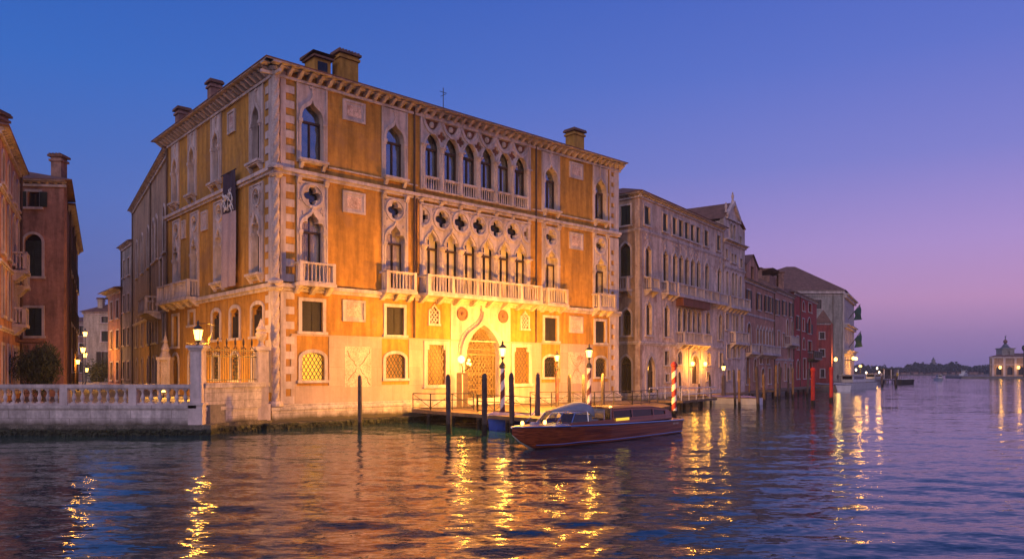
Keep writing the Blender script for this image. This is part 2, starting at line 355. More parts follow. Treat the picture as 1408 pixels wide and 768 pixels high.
def quatre(uc, zc, Rr, n=6, sx=1):
    d = .56*Rr; q = .44*Rr; r = []
    for k in range(4):
        for i in range(n):
            ph = -math.pi/4+math.pi/2*(i+.0)/n; rad = d*math.cos(ph)+math.sqrt(max(0, q*q-(d*math.sin(ph))**2))
            a = ph+k*math.pi/2; r.append((uc+sx*rad*math.cos(a), zc+rad*math.sin(a)))
    return r
def circ(uc, zc, r, n=20, sx=1): return [(uc+sx*r*math.cos(2*math.pi*i/n), zc+r*math.sin(2*math.pi*i/n)) for i in range(n)]
def inside(p, poly):
    x, y = p; c = False; n = len(poly)
    for i in range(n):
        x1, y1 = poly[i]; x2, y2 = poly[(i+1) % n]
        if (y1 > y) != (y2 > y) and x < (x2-x1)*(y-y1)/(y2-y1)+x1: c = not c
    return c
def lattice(mb, fr, poly, o, pitch, w, ang=58, t=.03, mi=0):
    us = [p[0] for p in poly]; zs = [p[1] for p in poly]; cu, cz = (min(us)+max(us))/2, (min(zs)+max(zs))/2
    rad = math.hypot(max(us)-min(us), max(zs)-min(zs))/2
    for sg in (1, -1):
        dx, dz = math.cos(R(ang)), sg*math.sin(R(ang)); px, pz = -dz, dx
        k = -int(rad/pitch)-1
        while k*pitch <= rad:
            st = None; m = int(rad*2/.06)
            for i in range(m+2):
                s_ = -rad+i*.06; p = (cu+px*k*pitch+dx*s_, cz+pz*k*pitch+dz*s_); ins = inside(p, poly) and i <= m
                if ins and st is None: st = p
                if not ins and st is not None:
                    e = (p[0]-dx*.06, p[1]-dz*.06)
                    a = [(st[0]-px*w/2, st[1]-pz*w/2), (e[0]-px*w/2, e[1]-pz*w/2), (e[0]+px*w/2, e[1]+pz*w/2), (st[0]+px*w/2, st[1]+pz*w/2)]
                    vs = [fr.P(x, o+oo, z) for oo in (0, t) for x, z in a]
                    mb.add(vs, [(0, 1, 2, 3), (4, 5, 6, 7), (0, 1, 5, 4), (2, 3, 7, 6)], mi); st = None
            k += 1
def roof(parent, name, poly, z, h, inset, m='roof_tile', over=.5, thick=.05):
    """hipped roof over a convex world polygon"""
    c = Vector((sum(p[0] for p in poly)/len(poly), sum(p[1] for p in poly)/len(poly)))
    n = len(poly)
    def off(d):
        res = []
        for i in range(n):
            p0, p1, p2 = Vector(poly[i-1]), Vector(poly[i]), Vector(poly[(i+1) % n])
            e1 = (p1-p0).normalized(); e2 = (p2-p1).normalized(); n1 = Vector((e1.y, -e1.x)); n2 = Vector((e2.y, -e2.x))
            if n1.dot(c-p1) > 0: n1 = -n1
            if n2.dot(c-p1) > 0: n2 = -n2
            b = (n1+n2)/(1+n1.dot(n2)); res.append(p1+b*d)
        return res
    a = off(over); b = off(-inset); vs = [(p.x, p.y, z-thick) for p in a]+[(p.x, p.y, z) for p in a]+[(p.x, p.y, z+h) for p in b]
    fs = [tuple(range(n))[::-1], tuple(2*n+i for i in range(n))]
    for i in range(n):
        j = (i+1) % n; fs += [(i, j, n+j, n+i), (n+i, n+j, 2*n+j, 2*n+i)]
    mb = MB(); mb.add(vs, fs); return mb.build(name, m, parent)
def balcony(parent, fr, u0, u1, zf, zt, proj=.85, pitch=.24, m='white_stone', slab=.2, brackets=True, ends=True):
    mb = MB(); mb.box(fr, u0-.05, u1+.05, .002, proj+.05, zf-slab, zf)
    mb.box(fr, u0, u1, proj-.2, proj, zt-.12, zt); mb.box(fr, u0, u1, proj-.19, proj-.01, zf, zf+.1)
    posts = [u0, u1-.2]+[u0+(u1-u0)*k/max(1, round((u1-u0)/2.2))-.1 for k in range(1, round((u1-u0)/2.2))]
    for p in posts: mb.box(fr, p, p+.2, proj-.205, proj+.005, zf, zt+.015)
    u = u0+.3
    def bal(uu, oo):
        h = zt-zf-.22; mb.lathe(fr, uu, oo, [(.055, zf+.1), (.05, zf+.1+.2*h), (.04, zf+.1+.5*h), (.035, zf+.1+.8*h), (.055, zf+.1+h)], 6)
    while u < u1-.28:
        if all(not (p-.04 < u < p+.24) for p in posts): bal(u, proj-.1)
        u += pitch
    if ends:
        for uu in (u0+.1, u1-.1):
            mb.box(fr, uu-.1, uu+.1, .01, proj-.2, zt-.12, zt)
            for q in (.2, .42): bal(uu, proj*q/.85+.02)
    if brackets:
        n = max(2, round((u1-u0)/1.4)+1)
        for k in range(n):
            uu = u0+.15+(u1-u0-.3)*k/(n-1); mb.wedge(fr, uu-.12, uu+.12, .002, proj*.85, zf-slab-.42, zf-slab-.002, .25)
    return mb.build('balcony', m, parent)

# generic window on a plain wall; returns the hole loop
def window(parent, fr, u0, z0, u1, z1, kind='rect', surround='white_stone', pane='interior', shut=None, depth=.28, t=.16, sill=True, frame=True, zs=None, lit=None, grille=False, curtain=False):
    loop = arch(kind, u0, u1, z0, z1, zs)
    outer = arch(kind, u0-t, u1+t, z0-.001, z1+t*(1.35 if kind in ('lancet', 'ogee', 'tref') else 1), zs)
    if kind == 'rect': pin = [(u0, z0), (u0, z1), (u1, z1), (u1, z0)]; pout = [(u0-t, z0), (u0-t, z1+t), (u1+t, z1+t), (u1+t, z0)]
    else: pin, pout = loop, outer
    mb = MB(); mb.ribbon(fr, pin, pout, -.05, .07)
    if sill: mb.box(fr, u0-t-.08, u1+t+.08, .003, .16, z0-.16, z0-.002)
    w = mb.build('window', surround, parent)
    e = .03
    gm = MB(); gm.plate(fr, arch(kind, u0-e, u1+e, z0-e, z1+e, zs), [], -depth-.02, -depth); gm.build('pane', lit or ('window_glass' if curtain else 'glass_dark'), w)
    if frame and not lit:
        fm = MB(); uc = (u0+u1)/2; zt = zs if zs else (z1 if kind in ('rect', 'seg') else z1-(u1-u0)*.55)
        fm.box(fr, uc-.05, uc+.05, -depth+.002, -depth+.05, z0, zt); fm.box(fr, u0, u0+.07, -depth+.002, -depth+.05, z0, zt); fm.box(fr, u1-.07, u1, -depth+.002, -depth+.05, z0, zt)
        fm.box(fr, u0, u1, -depth+.003, -depth+.06, zt-.08, zt-.001)
        fm.build('frame', 'dark_wood', w)
    if shut:
        h = z1 if kind == 'rect' else z1-(u1-u0)*.35
        if shut[0] == 'o':
            sw = (u1-u0)/2
            for a, b in ((u0-t-sw*.9, u0-t*.3), (u1+t*.3, u1+t+sw*.9)):
                x = MB(); x.box(fr, a, b, .075, .13, z0, h); 
                q = z0+.08
                while q < h-.1: x.box(fr, a+.05, b-.05, .131, .145, q, q+.05); q += .12
                x.build('shutter', shut[1], w)
        else:
            for a, b in ((u0+.02, (u0+u1)/2-.012), ((u0+u1)/2+.012, u1-.02)):
                x = MB(); x.box(fr, a, b, -.16, -.11, z0+.02, h-.02); q = z0+.1
                while q < h-.12: x.box(fr, a+.05, b-.05, -.109, -.095, q, q+.06); q += .14
                x.build('shutter', shut[1], w)
    if grille:
        x = MB(); lattice(x, fr, loop, -.1, .22, .035); x.build('grille', 'iron', w)
    return loop
mat('glass_dark', (.010, .011, .014), .10, 0, 1, 0, 0, 0, spec=.4)

def cornice(parent, fr, u0, u1, z, h=.5, proj=.6, pitch=.6, m='white_stone', bw=.2, bs=None):
    mb = MB(); mb.box(fr, u0, u1, .002, .14, z-h-.16, z-h); mb.box(fr, u0, u1, .003, proj*.55, z-.14-h*.1, z-.10); mb.box(fr, u0, u1, .004, proj, z-.10, z)
    b0 = u0+.15 if bs is None else bs; n = int((u1-b0)/pitch)
    for k in range(n+1):
        u = b0+(u1-.15-b0)*k/n; mb.wedge(fr, u-bw/2, u+bw/2, .005, proj*.82, z-h, z-.15-h*.1, .35)
    return mb.build('cornice', m, parent)
def string(parent, fr, u0, u1, z, h=.16, proj=.14, m='white_stone'):
    return MB().box(fr, u0, u1, .002, proj, z-h, z).box(fr, u0, u1, .003, proj*.5, z-h*1.8, z-h-.002).build('string_course', m, parent)
def rest_walls(parent, pts, z0, z1, m):
    mb = MB()
    for i in range(len(pts)-1):
        (x0, y0), (x1, y1) = pts[i], pts[i+1]; mb.add([(x0, y0, z0), (x1, y1, z0), (x1, y1, z1), (x0, y0, z1)], [(0, 1, 2, 3)])
    return mb.build('rear_wall', m, parent)
def chimney(parent, x, y, z0, z1, w, dx=(1, 0), m='brown_plaster', cap=True, d=None):
    f = Fr(x, y, *dx); d = d or w; mb = MB(); mb.box(f, -w/2, w/2, -d/2, d/2, z0, z1-.25)
    mb.box(f, -w/2-.1, w/2+.1, -d/2-.1, d/2+.1, z1-.55, z1-.4); c = mb.build('chimney', m, parent)
    t = MB(); t.box(f, -w/2-.16, w/2+.16, -d/2-.16, d/2+.16, z1-.24, z1-.1)
    k = -w/2-.1
    while k < w/2+.05: t.box(f, k, k+.12, -d/2-.1, d/2+.1, z1-.099, z1); k += .22
    t.build('chimney_cap', 'roof_tile', c); return c
def downpipe(parent, fr, u, z0, z1, o=.12, r=.07, m='pipe_copper'):
    return MB().tube([fr.P(u, o, z0), fr.P(u, o, z1)], r, 8).build('downpipe', m, parent)

exec_parts = []

# ------------------------------------------------------------------ the setting: water and ground
def make_water():
    ang = np.concatenate([np.linspace(-math.pi, R(-56), 40)[:-1], np.linspace(R(-56), R(56), 420), np.linspace(R(56), math.pi, 40)[1:-1]])
    rad = [2.0]
    while rad[-1] < 7000: rad.append(rad[-1]*(1.009 if rad[-1] < 90 else 1.04)+.0)
    rad = np.array(rad); A, Q = np.meshgrid(ang, rad); X = Q*np.sin(A); Y = Q*np.cos(A); Z = np.zeros_like(X)
    rs = np.random.RandomState(4)
    for k in range(24):
        lam = 0.55*1.13**k if k < 14 else .6+.14*(k-14); th = rs.uniform(-.75, .75)+math.pi/2; kx, ky = math.cos(th)*2*math.pi/lam, math.sin(th)*2*math.pi/lam
        amp = .0028*lam**.8
        step = Q*.009; fade = np.clip(1-(step/lam-.12)/.2, 0, 1)
        ph = rs.uniform(0, 6.28)+1.3*np.sin(X*.11+k)+1.1*np.sin(Y*.09+2*k)
        Z += amp*fade*np.sin(kx*X+ky*Y+ph)
    Z *= np.clip((1200-Q)/800, 0, 1)
    n, m = X.shape; co = np.stack([X, Y, Z], -1).reshape(-1, 3)
    i = np.arange(n-1)[:, None]*m+np.arange(m)[None, :]; j = np.arange(n-1)[:, None]*m+((np.arange(m)+1) % m)[None, :]
    F = np.stack([i, j, j+m, i+m], -1).reshape(-1, 4)
    me = bpy.data.meshes.new('canal_water'); me.vertices.add(len(co)); me.vertices.foreach_set('co', co.ravel())
    me.loops.add(F.size); me.loops.foreach_set('vertex_index', F.ravel().astype(np.int32)); me.polygons.add(len(F))
    me.polygons.foreach_set('loop_start', np.arange(0, F.size, 4, dtype=np.int32)); me.polygons.foreach_set('use_smooth', np.ones(len(F), bool))
    me.update(calc_edges=True); me.validate(); me.materials.append(MATS['canal_water'])
    o = bpy.data.objects.new('canal_water', me); COL.objects.link(o); tag(o, 'rippled dark canal water running out to the horizon', kind='structure')
make_water()
def slab(name, poly, z0, z1, m, label):
    mb = MB(); n = len(poly); vs = [(x, y, z0) for x, y in poly]+[(x, y, z1) for x, y in poly]
    mb.add(vs, [tuple(range(n, 2*n))]+[(i, (i+1) % n, n+(i+1) % n, n+i) for i in range(n)]); return tag(mb.build(name, m), label, kind='structure')

F1 = Fr(-13.32, 42, .7367, .6762); F2 = Fr(-13.32, 42, -.6665, .7455, -1)
ZE = 20.42; LM = 30.1; LS = 18.8
def xy(p): return (p[0], p[1])
slab('campo_pavement', [(-90, 37.9), (-15.3, 37.9), (-13.6, 42.3), xy(F2.P(LS, -1, 0)), (-22, 80), (-20, 200), (-90, 200)], -1, 1.5, 'paving', 'stone paved square and street on the left bank')

# ------------------------------------------------------------------ the orange gothic palace
P = empty('gothic_palace', (-13.32, 42, 0), 'large orange gothic corner palace with white tracery windows and long balconies', 'palace')
holes1 = []; holes2 = []; RC = lambda a, b, c, d: [(a, b), (c, b), (c, d), (a, d)]

def gothic_panel(fr, u0, u1, z0, z1, wu, zo, zs, za, circle=None, bal=False, cur=False, kind='ogee', holes=None, cross=True, cur_m='curtain'):
    """one window bay: white stone panel with a gothic opening, archivolt, capitals, glass, frame, curtains"""
    uc = (u0+u1)/2; op = arch(kind, uc-wu/2, uc+wu/2, zo, za, zs, 7)
    hs = [op]
    if circle: hs.append(quatre(uc, circle[0], circle[1]))
    mb = MB(); mb.plate(fr, RC(u0, z0, u1, z1), hs, -.42, .05)
    t = .17; a_in = arch(kind, uc-wu/2, uc+wu/2, zs, za, zs, 7)[1:-1]; a_out = arch('ogee', uc-wu/2-t, uc+wu/2+t, zs, za+.34, zs, 7 if kind != 'tref' else 12)[1:-1]
    if len(a_in) != len(a_out):
        a_in = arch('lancet', uc-wu/2, uc+wu/2, zs, za, zs, 12)[1:-1]; a_out = arch('ogee', uc-wu/2-t, uc+wu/2+t, zs, za+.34, zs, 12)[1:-1]
    mb.ribbon(fr, a_in, a_out, -.02, .15)
    for s_ in (-1, 1):   # jamb colonnettes, capitals
        q = uc+s_*(wu/2+.09); mb.box(fr, q-.07, q+.07, -.02, .12, zo, zs-.2); mb.box(fr, q-.13, q+.13, -.03, .2, zs-.22, zs-.02); mb.box(fr, q-.10, q+.10, -.03, .16, zs-.34, zs-.22)
    # raised border of the panel
    for (a, b, c, d) in ((u0, u0+.09, z0, z1), (u1-.09, u1, z0, z1)): mb.box(fr, a, b, .02, .11, c, d)
    mb.box(fr, u0+.001, u1-.001, .02, .105, z1-.09, z1+.001)
    if circle:
        mb.ribbon(fr, circ(uc, circle[0], circle[1]+.06), circ(uc, circle[0], circle[1]+.19), .0, .13, closed=True)
    elif cross:
        mb.box(fr, uc-.035, uc+.035, .04, .13, za+.34, za+.95); mb.box(fr, uc-.16, uc+.16, .04, .125, za+.62, za+.72)
    w = mb.build('window', 'white_stone', P)
    if circle:   # carved leafwork round the wheel
        cm = MB(); rr = random.Random(int(uc*10))
        for k in range(26):
            a = rr.uniform(u0+.12, u1-.2); b = rr.uniform(circle[0]-circle[1]-.75, z1-.15)
            if math.hypot(a-uc, b-circle[0]) > circle[1]+.24 and abs(a-uc) > wu/2*max(0, 1-(b-zs)/(za+.4-zs))+.26: s2 = rr.uniform(.05, .1); cm.box(fr, a-s2, a+s2, .04, .09+rr.uniform(0, .02), b-s2, b+s2)
        if cm.v: cm.build('carving', 'carved_stone', w)
    gm = MB(); gm.plate(fr, arch('lancet', uc-wu/2-.02, uc+wu/2+.02, zo-.01, za+.02, zs), [], -.36, -.345); 
    if circle: gm.plate(fr, circ(uc, circle[0], circle[1]+.01), [], -.36, -.345)
    gm.build('pane', 'clear_glass' if cur else 'window_glass', w)
    fm = MB(); fm.box(fr, uc-.045, uc+.045, -.34, -.27, zo, zs); fm.box(fr, uc-wu/2, uc+wu/2, -.34, -.25, zs-.12, zs)
    for s_ in (-1, 1): q = uc+s_*(wu/2-.035); fm.box(fr, q-.035, q+.035, -.339, -.26, zo, zs-.12)
    fm.box(fr, uc-wu/2, uc+wu/2, -.338, -.26, zo, zo+.1); fm.build('frame', 'dark_wood', w)
    if cur:
        cmb = MB(); vs = []; fs = []; n = 20; k = 0
        for side in ((uc-wu/2, uc-.05+wu*cur*.0), (uc+.05, uc+wu/2)):
            b0 = len(vs)
            for i in range(n+1):
                u = side[0]+(side[1]-side[0])*i/n; o = -.40+.03*math.sin(i*1.9)
                vs += [fr.P(u, o, zo), fr.P(u, o, za-.1)]
            for i in range(n): fs.append((b0+2*i, b0+2*i+2, b0+2*i+3, b0+2*i+1))
        cmb.add(vs, fs); cmb.build('curtain', cur_m, w)
    (holes if holes is not None else holes1).append(RC(u0+.08, z0+.05 if not bal else z0+.02, u1-.08, z1-.08))
    return w
def sill(fr, u0, u1, z, proj=.42):
    mb = MB(); mb.box(fr, u0, u1, .06, proj, z-.14, z); mb.box(fr, u0+.06, u1-.06, .06, proj-.08, z-.22, z-.141)
    for q in (u0+.22, u1-.22): mb.wedge(fr, q-.1, q+.1, .004, proj-.08, z-.55, z-.222, .3)
    return mb.build('window_sill', 'white_stone', P)
# upper floor bays and first floor bays
for (a, b) in ((1.28, 3.22), (7.0, 8.92), (21.08, 23.0), (26.86, 28.66)):
    gothic_panel(F1, a, b, 15.2, 19.85, 1.36, 15.42, 17.75, 18.95); sill(F1, a+.05, b-.05, 15.42)
    gothic_panel(F1, a+.02, b+.02, 8.3, 14.15, 1.36, 8.45, 11.35, 12.45, circle=(13.38, .54), bal=True, cur=.8, kind='tref')
    for q in (a+.12, b-.08):    # little heads under the string course
        MB().wedge(F1, q-.13, q+.13, .004, .3, 14.0, 14.34, .5).build('corbel', 'carved_stone', P)
def multi_light():
    # upper six-light window
    u0, u1, z0, z1 = 9.92, 19.86, 15.05, 20.02; sp = 1.6; cs = [10.9+sp*k for k in range(6)]; zs, za = 17.95, 18.9
    hs = []
    for c in cs:
        hs.append(arch('lancet', c-.6, c+.6, 15.12, za, zs, 7))
    ups = []
    for c in cs:     # scooped panels over each arch, flat top
        ups.append([(c-.58, 19.74)]+[(c-.58+1.16*i/10, 19.72-.62*math.sin(math.pi*i/10)**.75) for i in range(1, 10)]+[(c+.58, 19.74)])
    dia = []
    for c in [cs[0]-sp/2]+[c+sp/2 for c in cs]:
        if c-.3 < u0+.1 or c+.3 > u1-.1: continue
        dia.append(quatre(c, 18.78, .36))
    mb = MB(); mb.plate(F1, RC(u0, z0, u1, z1), hs+ups+dia, -.25, .05)
    for c in cs:
        mb.ribbon(F1, arch('lancet', c-.58, c+.58, zs, za+.02, zs, 8)[1:-1], arch('ogee', c-.74, c+.74, zs, za+.22, zs, 8)[1:-1], -.02, .16)
    for c in [c-sp/2 for c in cs]:   # crossing ribs rise from the arches into spikes between them
        l = [(c+sp*i/16, 19.80-.86*math.sin(math.pi*i/16)**.62) for i in range(17)]
        l = [(max(u0+.02, min(u1-.02, a)), b) for a, b in l]
        mb.ribbon(F1, l, [(a, b-.15) for a, b in l], -.02, .15)
    mb.box(F1, u0, u1, .02, .16, z1-.2, z1+.01); mb.box(F1, u0, u0+.14, .02, .13, z0, z1-.2); mb.box(F1, u1-.14, u1, .02, .13, z0, z1-.2)
    w = mb.build('tracery_window', 'white_stone', P)
    bk = MB(); bk.plate(F1, RC(u0+.1, 18.0, u1-.1, z1-.1), [arch('lancet', c-.62, c+.62, 18.001, za+.1, 18.001, 7) for c in cs], -.14, -.11) if False else None
    for c in cs: bk.plate(F1, RC(c-.62, 19.05, c+.62, 19.8), [], -.16, -.12)
    for d in dia: a = [p[0] for p in d]; bk.plate(F1, RC(min(a)-.02, 18.4, max(a)+.02, 19.16), [], -.16, -.12)
    bk.build('brick_infill', 'brick_red', w)
    for c in cs: MB().lathe(F1, c, -.02, [(.10, 19.25), (.17, 19.35), (.17, 19.5), (.1, 19.62)], 6).build('rosette', 'carved_stone', w)
    cm = MB()
    for c in [cs[0]-sp/2+.08]+[c+sp/2 for c in cs[:-1]]+[cs[-1]+sp/2-.08]:
        cm.lathe(F1, c, .06, [(.18, 15.1), (.18, 15.25), (.13, 15.35), (.12, 17.55), (.15, 17.62), (.13, 17.68), (.24, 17.92), (.25, 17.97)], 10)
        cm.box(F1, c-.26, c+.26, -.1, .3, 17.97, 18.05)
    cm.build('column', 'carved_stone', w, smooth=False)
    bm_ = MB()
    for c in cs:
        bm_.box(F1, c-.6, c+.6, -.04, .16, 15.86, 16.0); bm_.box(F1, c-.6, c+.6, -.03, .15, 15.06, 15.16)
        for k in range(6): q = c-.5+.2*k; bm_.lathe(F1, q, .06, [(.05, 15.16), (.035, 15.5), (.03, 15.7), (.05, 15.86)], 6)
    bm_.build('window_balustrade', 'white_stone', w)
    glaze(cs, 15.1, zs, za, w, 1.16, False); holes1.append(RC(u0+.1, z0+.05, u1-.1, z1-.12))
def glaze(cs, z0, zs, za, w, wd, cur):
    g = MB(); f = MB(); cu = MB()
    for i, c in enumerate(cs):
        g.plate(F1, RC(c-sp2(wd), z0-.02, c+sp2(wd), za+.1), [], -.37, -.35)
        f.box(F1, c-.045, c+.045, -.345, -.27, z0, zs-.1); f.box(F1, c-wd/2-.1, c+wd/2+.1, -.345, -.24, zs-.14, zs)
        for s_ in (-1, 1): q = c+s_*(wd/2); f.box(F1, q-.06, q+.06, -.344, -.26, z0, zs-.14)
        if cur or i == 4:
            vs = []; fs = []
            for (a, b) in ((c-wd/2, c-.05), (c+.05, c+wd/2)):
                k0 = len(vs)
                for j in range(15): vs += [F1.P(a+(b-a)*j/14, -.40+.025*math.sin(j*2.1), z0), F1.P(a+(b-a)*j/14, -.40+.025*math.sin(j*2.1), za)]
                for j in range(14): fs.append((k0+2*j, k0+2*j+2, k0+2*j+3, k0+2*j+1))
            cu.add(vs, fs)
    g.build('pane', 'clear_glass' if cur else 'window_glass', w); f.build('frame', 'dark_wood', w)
    if cu.v: cu.build('curtain', 'curtain_glow' if cur else 'curtain', w)
def sp2(wd): return wd/2+.03
def loggia():
    u0, u1, z0, z1 = 9.9, 19.9, 8.28, 14.15; sp = 1.6; cs = [10.9+sp*k for k in range(6)]; zs, za = 11.35, 12.5
    mids = [c+sp/2 for c in cs[:-1]]; zc = 13.3
    hs = [arch('tref', c-.61, c+.61, 8.34, za, zs, 7) for c in cs]+[quatre(m, zc, .56) for m in mids]
    for e, s_ in ((cs[0]-sp/2, 1), (cs[-1]+sp/2, -1)):
        hs.append([(e+s_*.02, zc-.44), (e+s_*.2, zc-.4), (e+s_*.22, zc-.18), (e+s_*.44, zc-.16), (e+s_*.44, zc+.16), (e+s_*.22, zc+.18), (e+s_*.2, zc+.4), (e+s_*.02, zc+.44)])
    mb = MB(); mb.plate(F1, RC(u0, z0, u1, z1), hs, -.25, .05)
    for c in cs: mb.ribbon(F1, arch('lancet', c-.61, c+.61, zs, za+.02, zs, 8)[1:-1], arch('ogee', c-.74, c+.74, zs, za+.3, zs, 8)[1:-1], -.02, .16)
    for m in mids:
        mb.ribbon(F1, circ(m, zc, .60), circ(m, zc, .76), .0, .15, closed=True)
    for e, s_ in ((cs[0]-sp/2, 1), (cs[-1]+sp/2, -1)):
        l = [(e+s_*.56*math.cos(t), zc+.56*math.sin(t)) for t in [R(-90+180*i/12) for i in range(13)]]; l2 = [(e+s_*.72*math.cos(t), zc+.72*math.sin(t)) for t in [R(-90+180*i/12) for i in range(13)]]
        mb.ribbon(F1, l, l2, 0, .15)
    mb.box(F1, u0, u1, .02, .14, z1-.1, z1+.01)
    w = mb.build('tracery_window', 'white_stone', P)
    cm = MB()
    for c in [cs[0]-sp/2+.08]+mids+[cs[-1]+sp/2-.08]:
        cm.lathe(F1, c, .04, [(.21, 8.34), (.21, 8.5), (.15, 8.62), (.14, 10.95), (.17, 11.02), (.15, 11.08), (.27, 11.3), (.28, 11.36)], 10)
        cm.box(F1, c-.29, c+.29, -.12, .32, 11.36, 11.45)
    cm.build('column', 'carved_stone', w)
    cv = MB(); rr = random.Random(3)
    for m in mids:
        for s_ in (-1, 1):
            for k in range(5): a = m+s_*rr.uniform(.66, .8); b = rr.uniform(13.75, 14.0) if k < 3 else rr.uniform(12.5, 12.7); cv.box(F1, a-.05, a+.05, .04, .1, b-.05, b+.05)
    cv.build('carving', 'carved_stone', w)
    q = MB()
    for m in mids: q.plate(F1, circ(m, zc, .62), [], -.36, -.33)
    q.build('wheel_pane', 'glass_dark', w)
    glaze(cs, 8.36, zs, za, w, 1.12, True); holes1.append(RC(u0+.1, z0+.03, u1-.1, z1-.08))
    for k in range(7):
        q = 9.98+1.62*k; MB().wedge(F1, q-.13, q+.13, .004, .3, 14.18, 14.42, .5).build('corbel', 'carved_stone', P)
multi_light(); loggia()
for (a, b) in ((1.1, 3.35), (6.85, 9.1), (20.9, 23.15), (26.75, 28.85)): balcony(P, F1, a, b, 8.25, 9.42)
balcony(P, F1, 9.75, 20.05, 8.25, 9.42, proj=1.15)
# ground floor
def gwin(u0, u1, z0, z1, kind='rect', lit=None, grille=False, fr=F1, holes=holes1, t=.2, **k):
    holes.append(window(P, fr, u0, z0, u1, z1, kind, t=t, lit=lit, grille=grille, depth=.3, **k))
for (a, b) in ((1.62, 2.95), (7.35, 8.65), (21.4, 22.75), (27.2, 28.4)):
    gwin(a, b, 5.5, 7.25, shut=('i', 'shutter_dark'))
gwin(1.62, 3.05, 2.68, 4.28, 'seg', lit='lit_yellow', grille=True, zs=3.95); gwin(7.3, 8.75, 2.75, 4.3, 'seg', grille=True, lit='lit_dim', zs=3.97)
gwin(21.35, 22.75, 2.75, 4.3, 'seg', grille=True, zs=3.97); gwin(27.2, 28.5, 2.75, 4.3, 'seg', grille=True, zs=3.97)
for (a, b) in ((10.5, 12.0), (18.25, 19.75)):      # lattice windows either side of the gate
    l = RC(a, 2.3, b, 4.95); holes1.append(l)
    mb = MB(); mb.ribbon(F1, [(a, 2.3), (a, 4.95), (b, 4.95), (b, 2.3)], [(a-.28, 2.3), (a-.28, 5.2), (b+.28, 5.2), (b+.28, 2.3)], -.05, .09); mb.box(F1, a-.35, b+.35, .004, .2, 2.08, 2.3)
    for q, s_ in ((a, 1), (b, -1)): mb.box(F1, min(q, q+s_*.16), max(q, q+s_*.16), -.12, .06, 4.62, 4.949)
    w = mb.build('window', 'white_stone', P); x = MB(); lattice(x, F1, l, -.08, .26, .06, 55); x.build('grille', 'iron_gate', w)
    MB().box(F1, a-.02, b+.02, -.32, -.3, 2.28, 4.97).build('pane', 'lit_dim', w)
for (a, b) in ((10.72, 11.42), (19.0, 19.7)):      # pierced stone vents
    l = arch('tref', a, b, 6.35, 7.5, 7.0); holes1.append(l); w = MB().ribbon(F1, l, arch('tref', a-.12, b+.12, 6.34, 7.68, 7.0), -.04, .07).box(F1, a-.16, b+.16, .004, .12, 6.2, 6.34).build('vent_window', 'white_stone', P)
    x = MB(); lattice(x, F1, l, -.05, .2, .07, 50, .06); x.build('grille', 'white_stone', w); MB().box(F1, a, b, -.25, -.2, 6.36, 7.5).build('pane', 'interior', w)
# portal
gate_loop = arch('lancet', 13.6, 16.7, 1.12, 6.4, 4.25, 10); holes1.append(RC(12.62, .95, 17.72, 8.0))
mb = MB(); mb.plate(F1, RC(12.45, .9, 17.88, 8.02), [gate_loop], -.5, .05)
mb.ribbon(F1, arch('lancet', 13.6, 16.7, 4.25, 6.4, 4.25, 10)[1:-1], arch('ogee', 13.2, 17.1, 4.25, 7.35, 4.25, 10)[1:-1], -.02, .34)
for q in (13.2, 16.72): mb.box(F1, q, q+.38, .02, .17, 1.1, 4.05); mb.box(F1, q-.05, q+.43, .02, .25, 4.05, 4.26)
mb.lathe(F1, 15.15, .1, [(.05, 7.25), (.13, 7.45), (.05, 7.6), (.1, 7.75), (.02, 7.9)], 6)
mb.box(F1, 13.4, 16.9, .05, .5, .9, 1.1)
portal = mb.build('portal', 'white_stone', P)
MB().ribbon(F1, arch('ogee', 13.19, 17.11, 4.25, 7.36, 4.25, 10)[1:-1], arch('ogee', 13.02, 17.28, 4.25, 7.62, 4.25, 10)[1:-1], -.02, .12).build('hood_moulding', 'breccia', portal)
gl_ = MB(); lattice(gl_, F1, [p for p in arch('lancet', 13.6, 16.7, 4.75, 6.4, 4.76, 10)], -.3, .24, .055, 52)
gl_.box(F1, 13.6, 16.7, -.34, -.2, 4.3, 4.42); gl_.box(F1, 13.6, 16.7, -.34, -.2, 4.68, 4.78)
for k in range(24): q = 13.66+k*.13; gl_.box(F1, q, q+.05, -.3, -.26, 4.42, 4.68)
lattice(gl_, F1, RC(13.9, 1.3, 16.4, 4.3), -.3, .24, .055, 55)
for q in (13.62, 13.84, 15.1, 16.4, 16.62): gl_.box(F1, q, q+.07, -.34, -.24, 1.12, 4.3)
for q in (1.14, 1.9, 3.0): gl_.box(F1, 13.62, 16.68, -.335, -.25, q, q+.07)
gl_.build('gate', 'iron_gate', portal)
mb = MB(); mb.box(F1, 13.0, 17.3, -3.6, -3.5, .9, 6.6); mb.box(F1, 12.9, 13.0, -3.6, -.5, .9, 6.6); mb.box(F1, 17.3, 17.4, -3.6, -.5, .9, 6.6); mb.box(F1, 12.9, 17.4, -3.6, -.5, 6.6, 6.7); mb.box(F1, 12.9, 17.4, -3.6, -.45, .8, .9)
mb.build('entrance_hall', 'marble_cladding', portal); lamp_light(portal, F1.P(15.1, -1.9, 5.0), 300, .2, (1, .46, .05))
for q in (13.42, 17.15): MB().plate(F1, circ(q, 7.1, .46, 16), [], .004, .10).ribbon(F1, circ(q, 7.1, .36, 16), circ(q, 7.1, .46, 16), .09, .15, closed=True).lathe(F1, q, .1, [(.12, 7.0), (.16, 7.1), (.12, 7.2)], 8).build('roundel', 'porphyry', P)
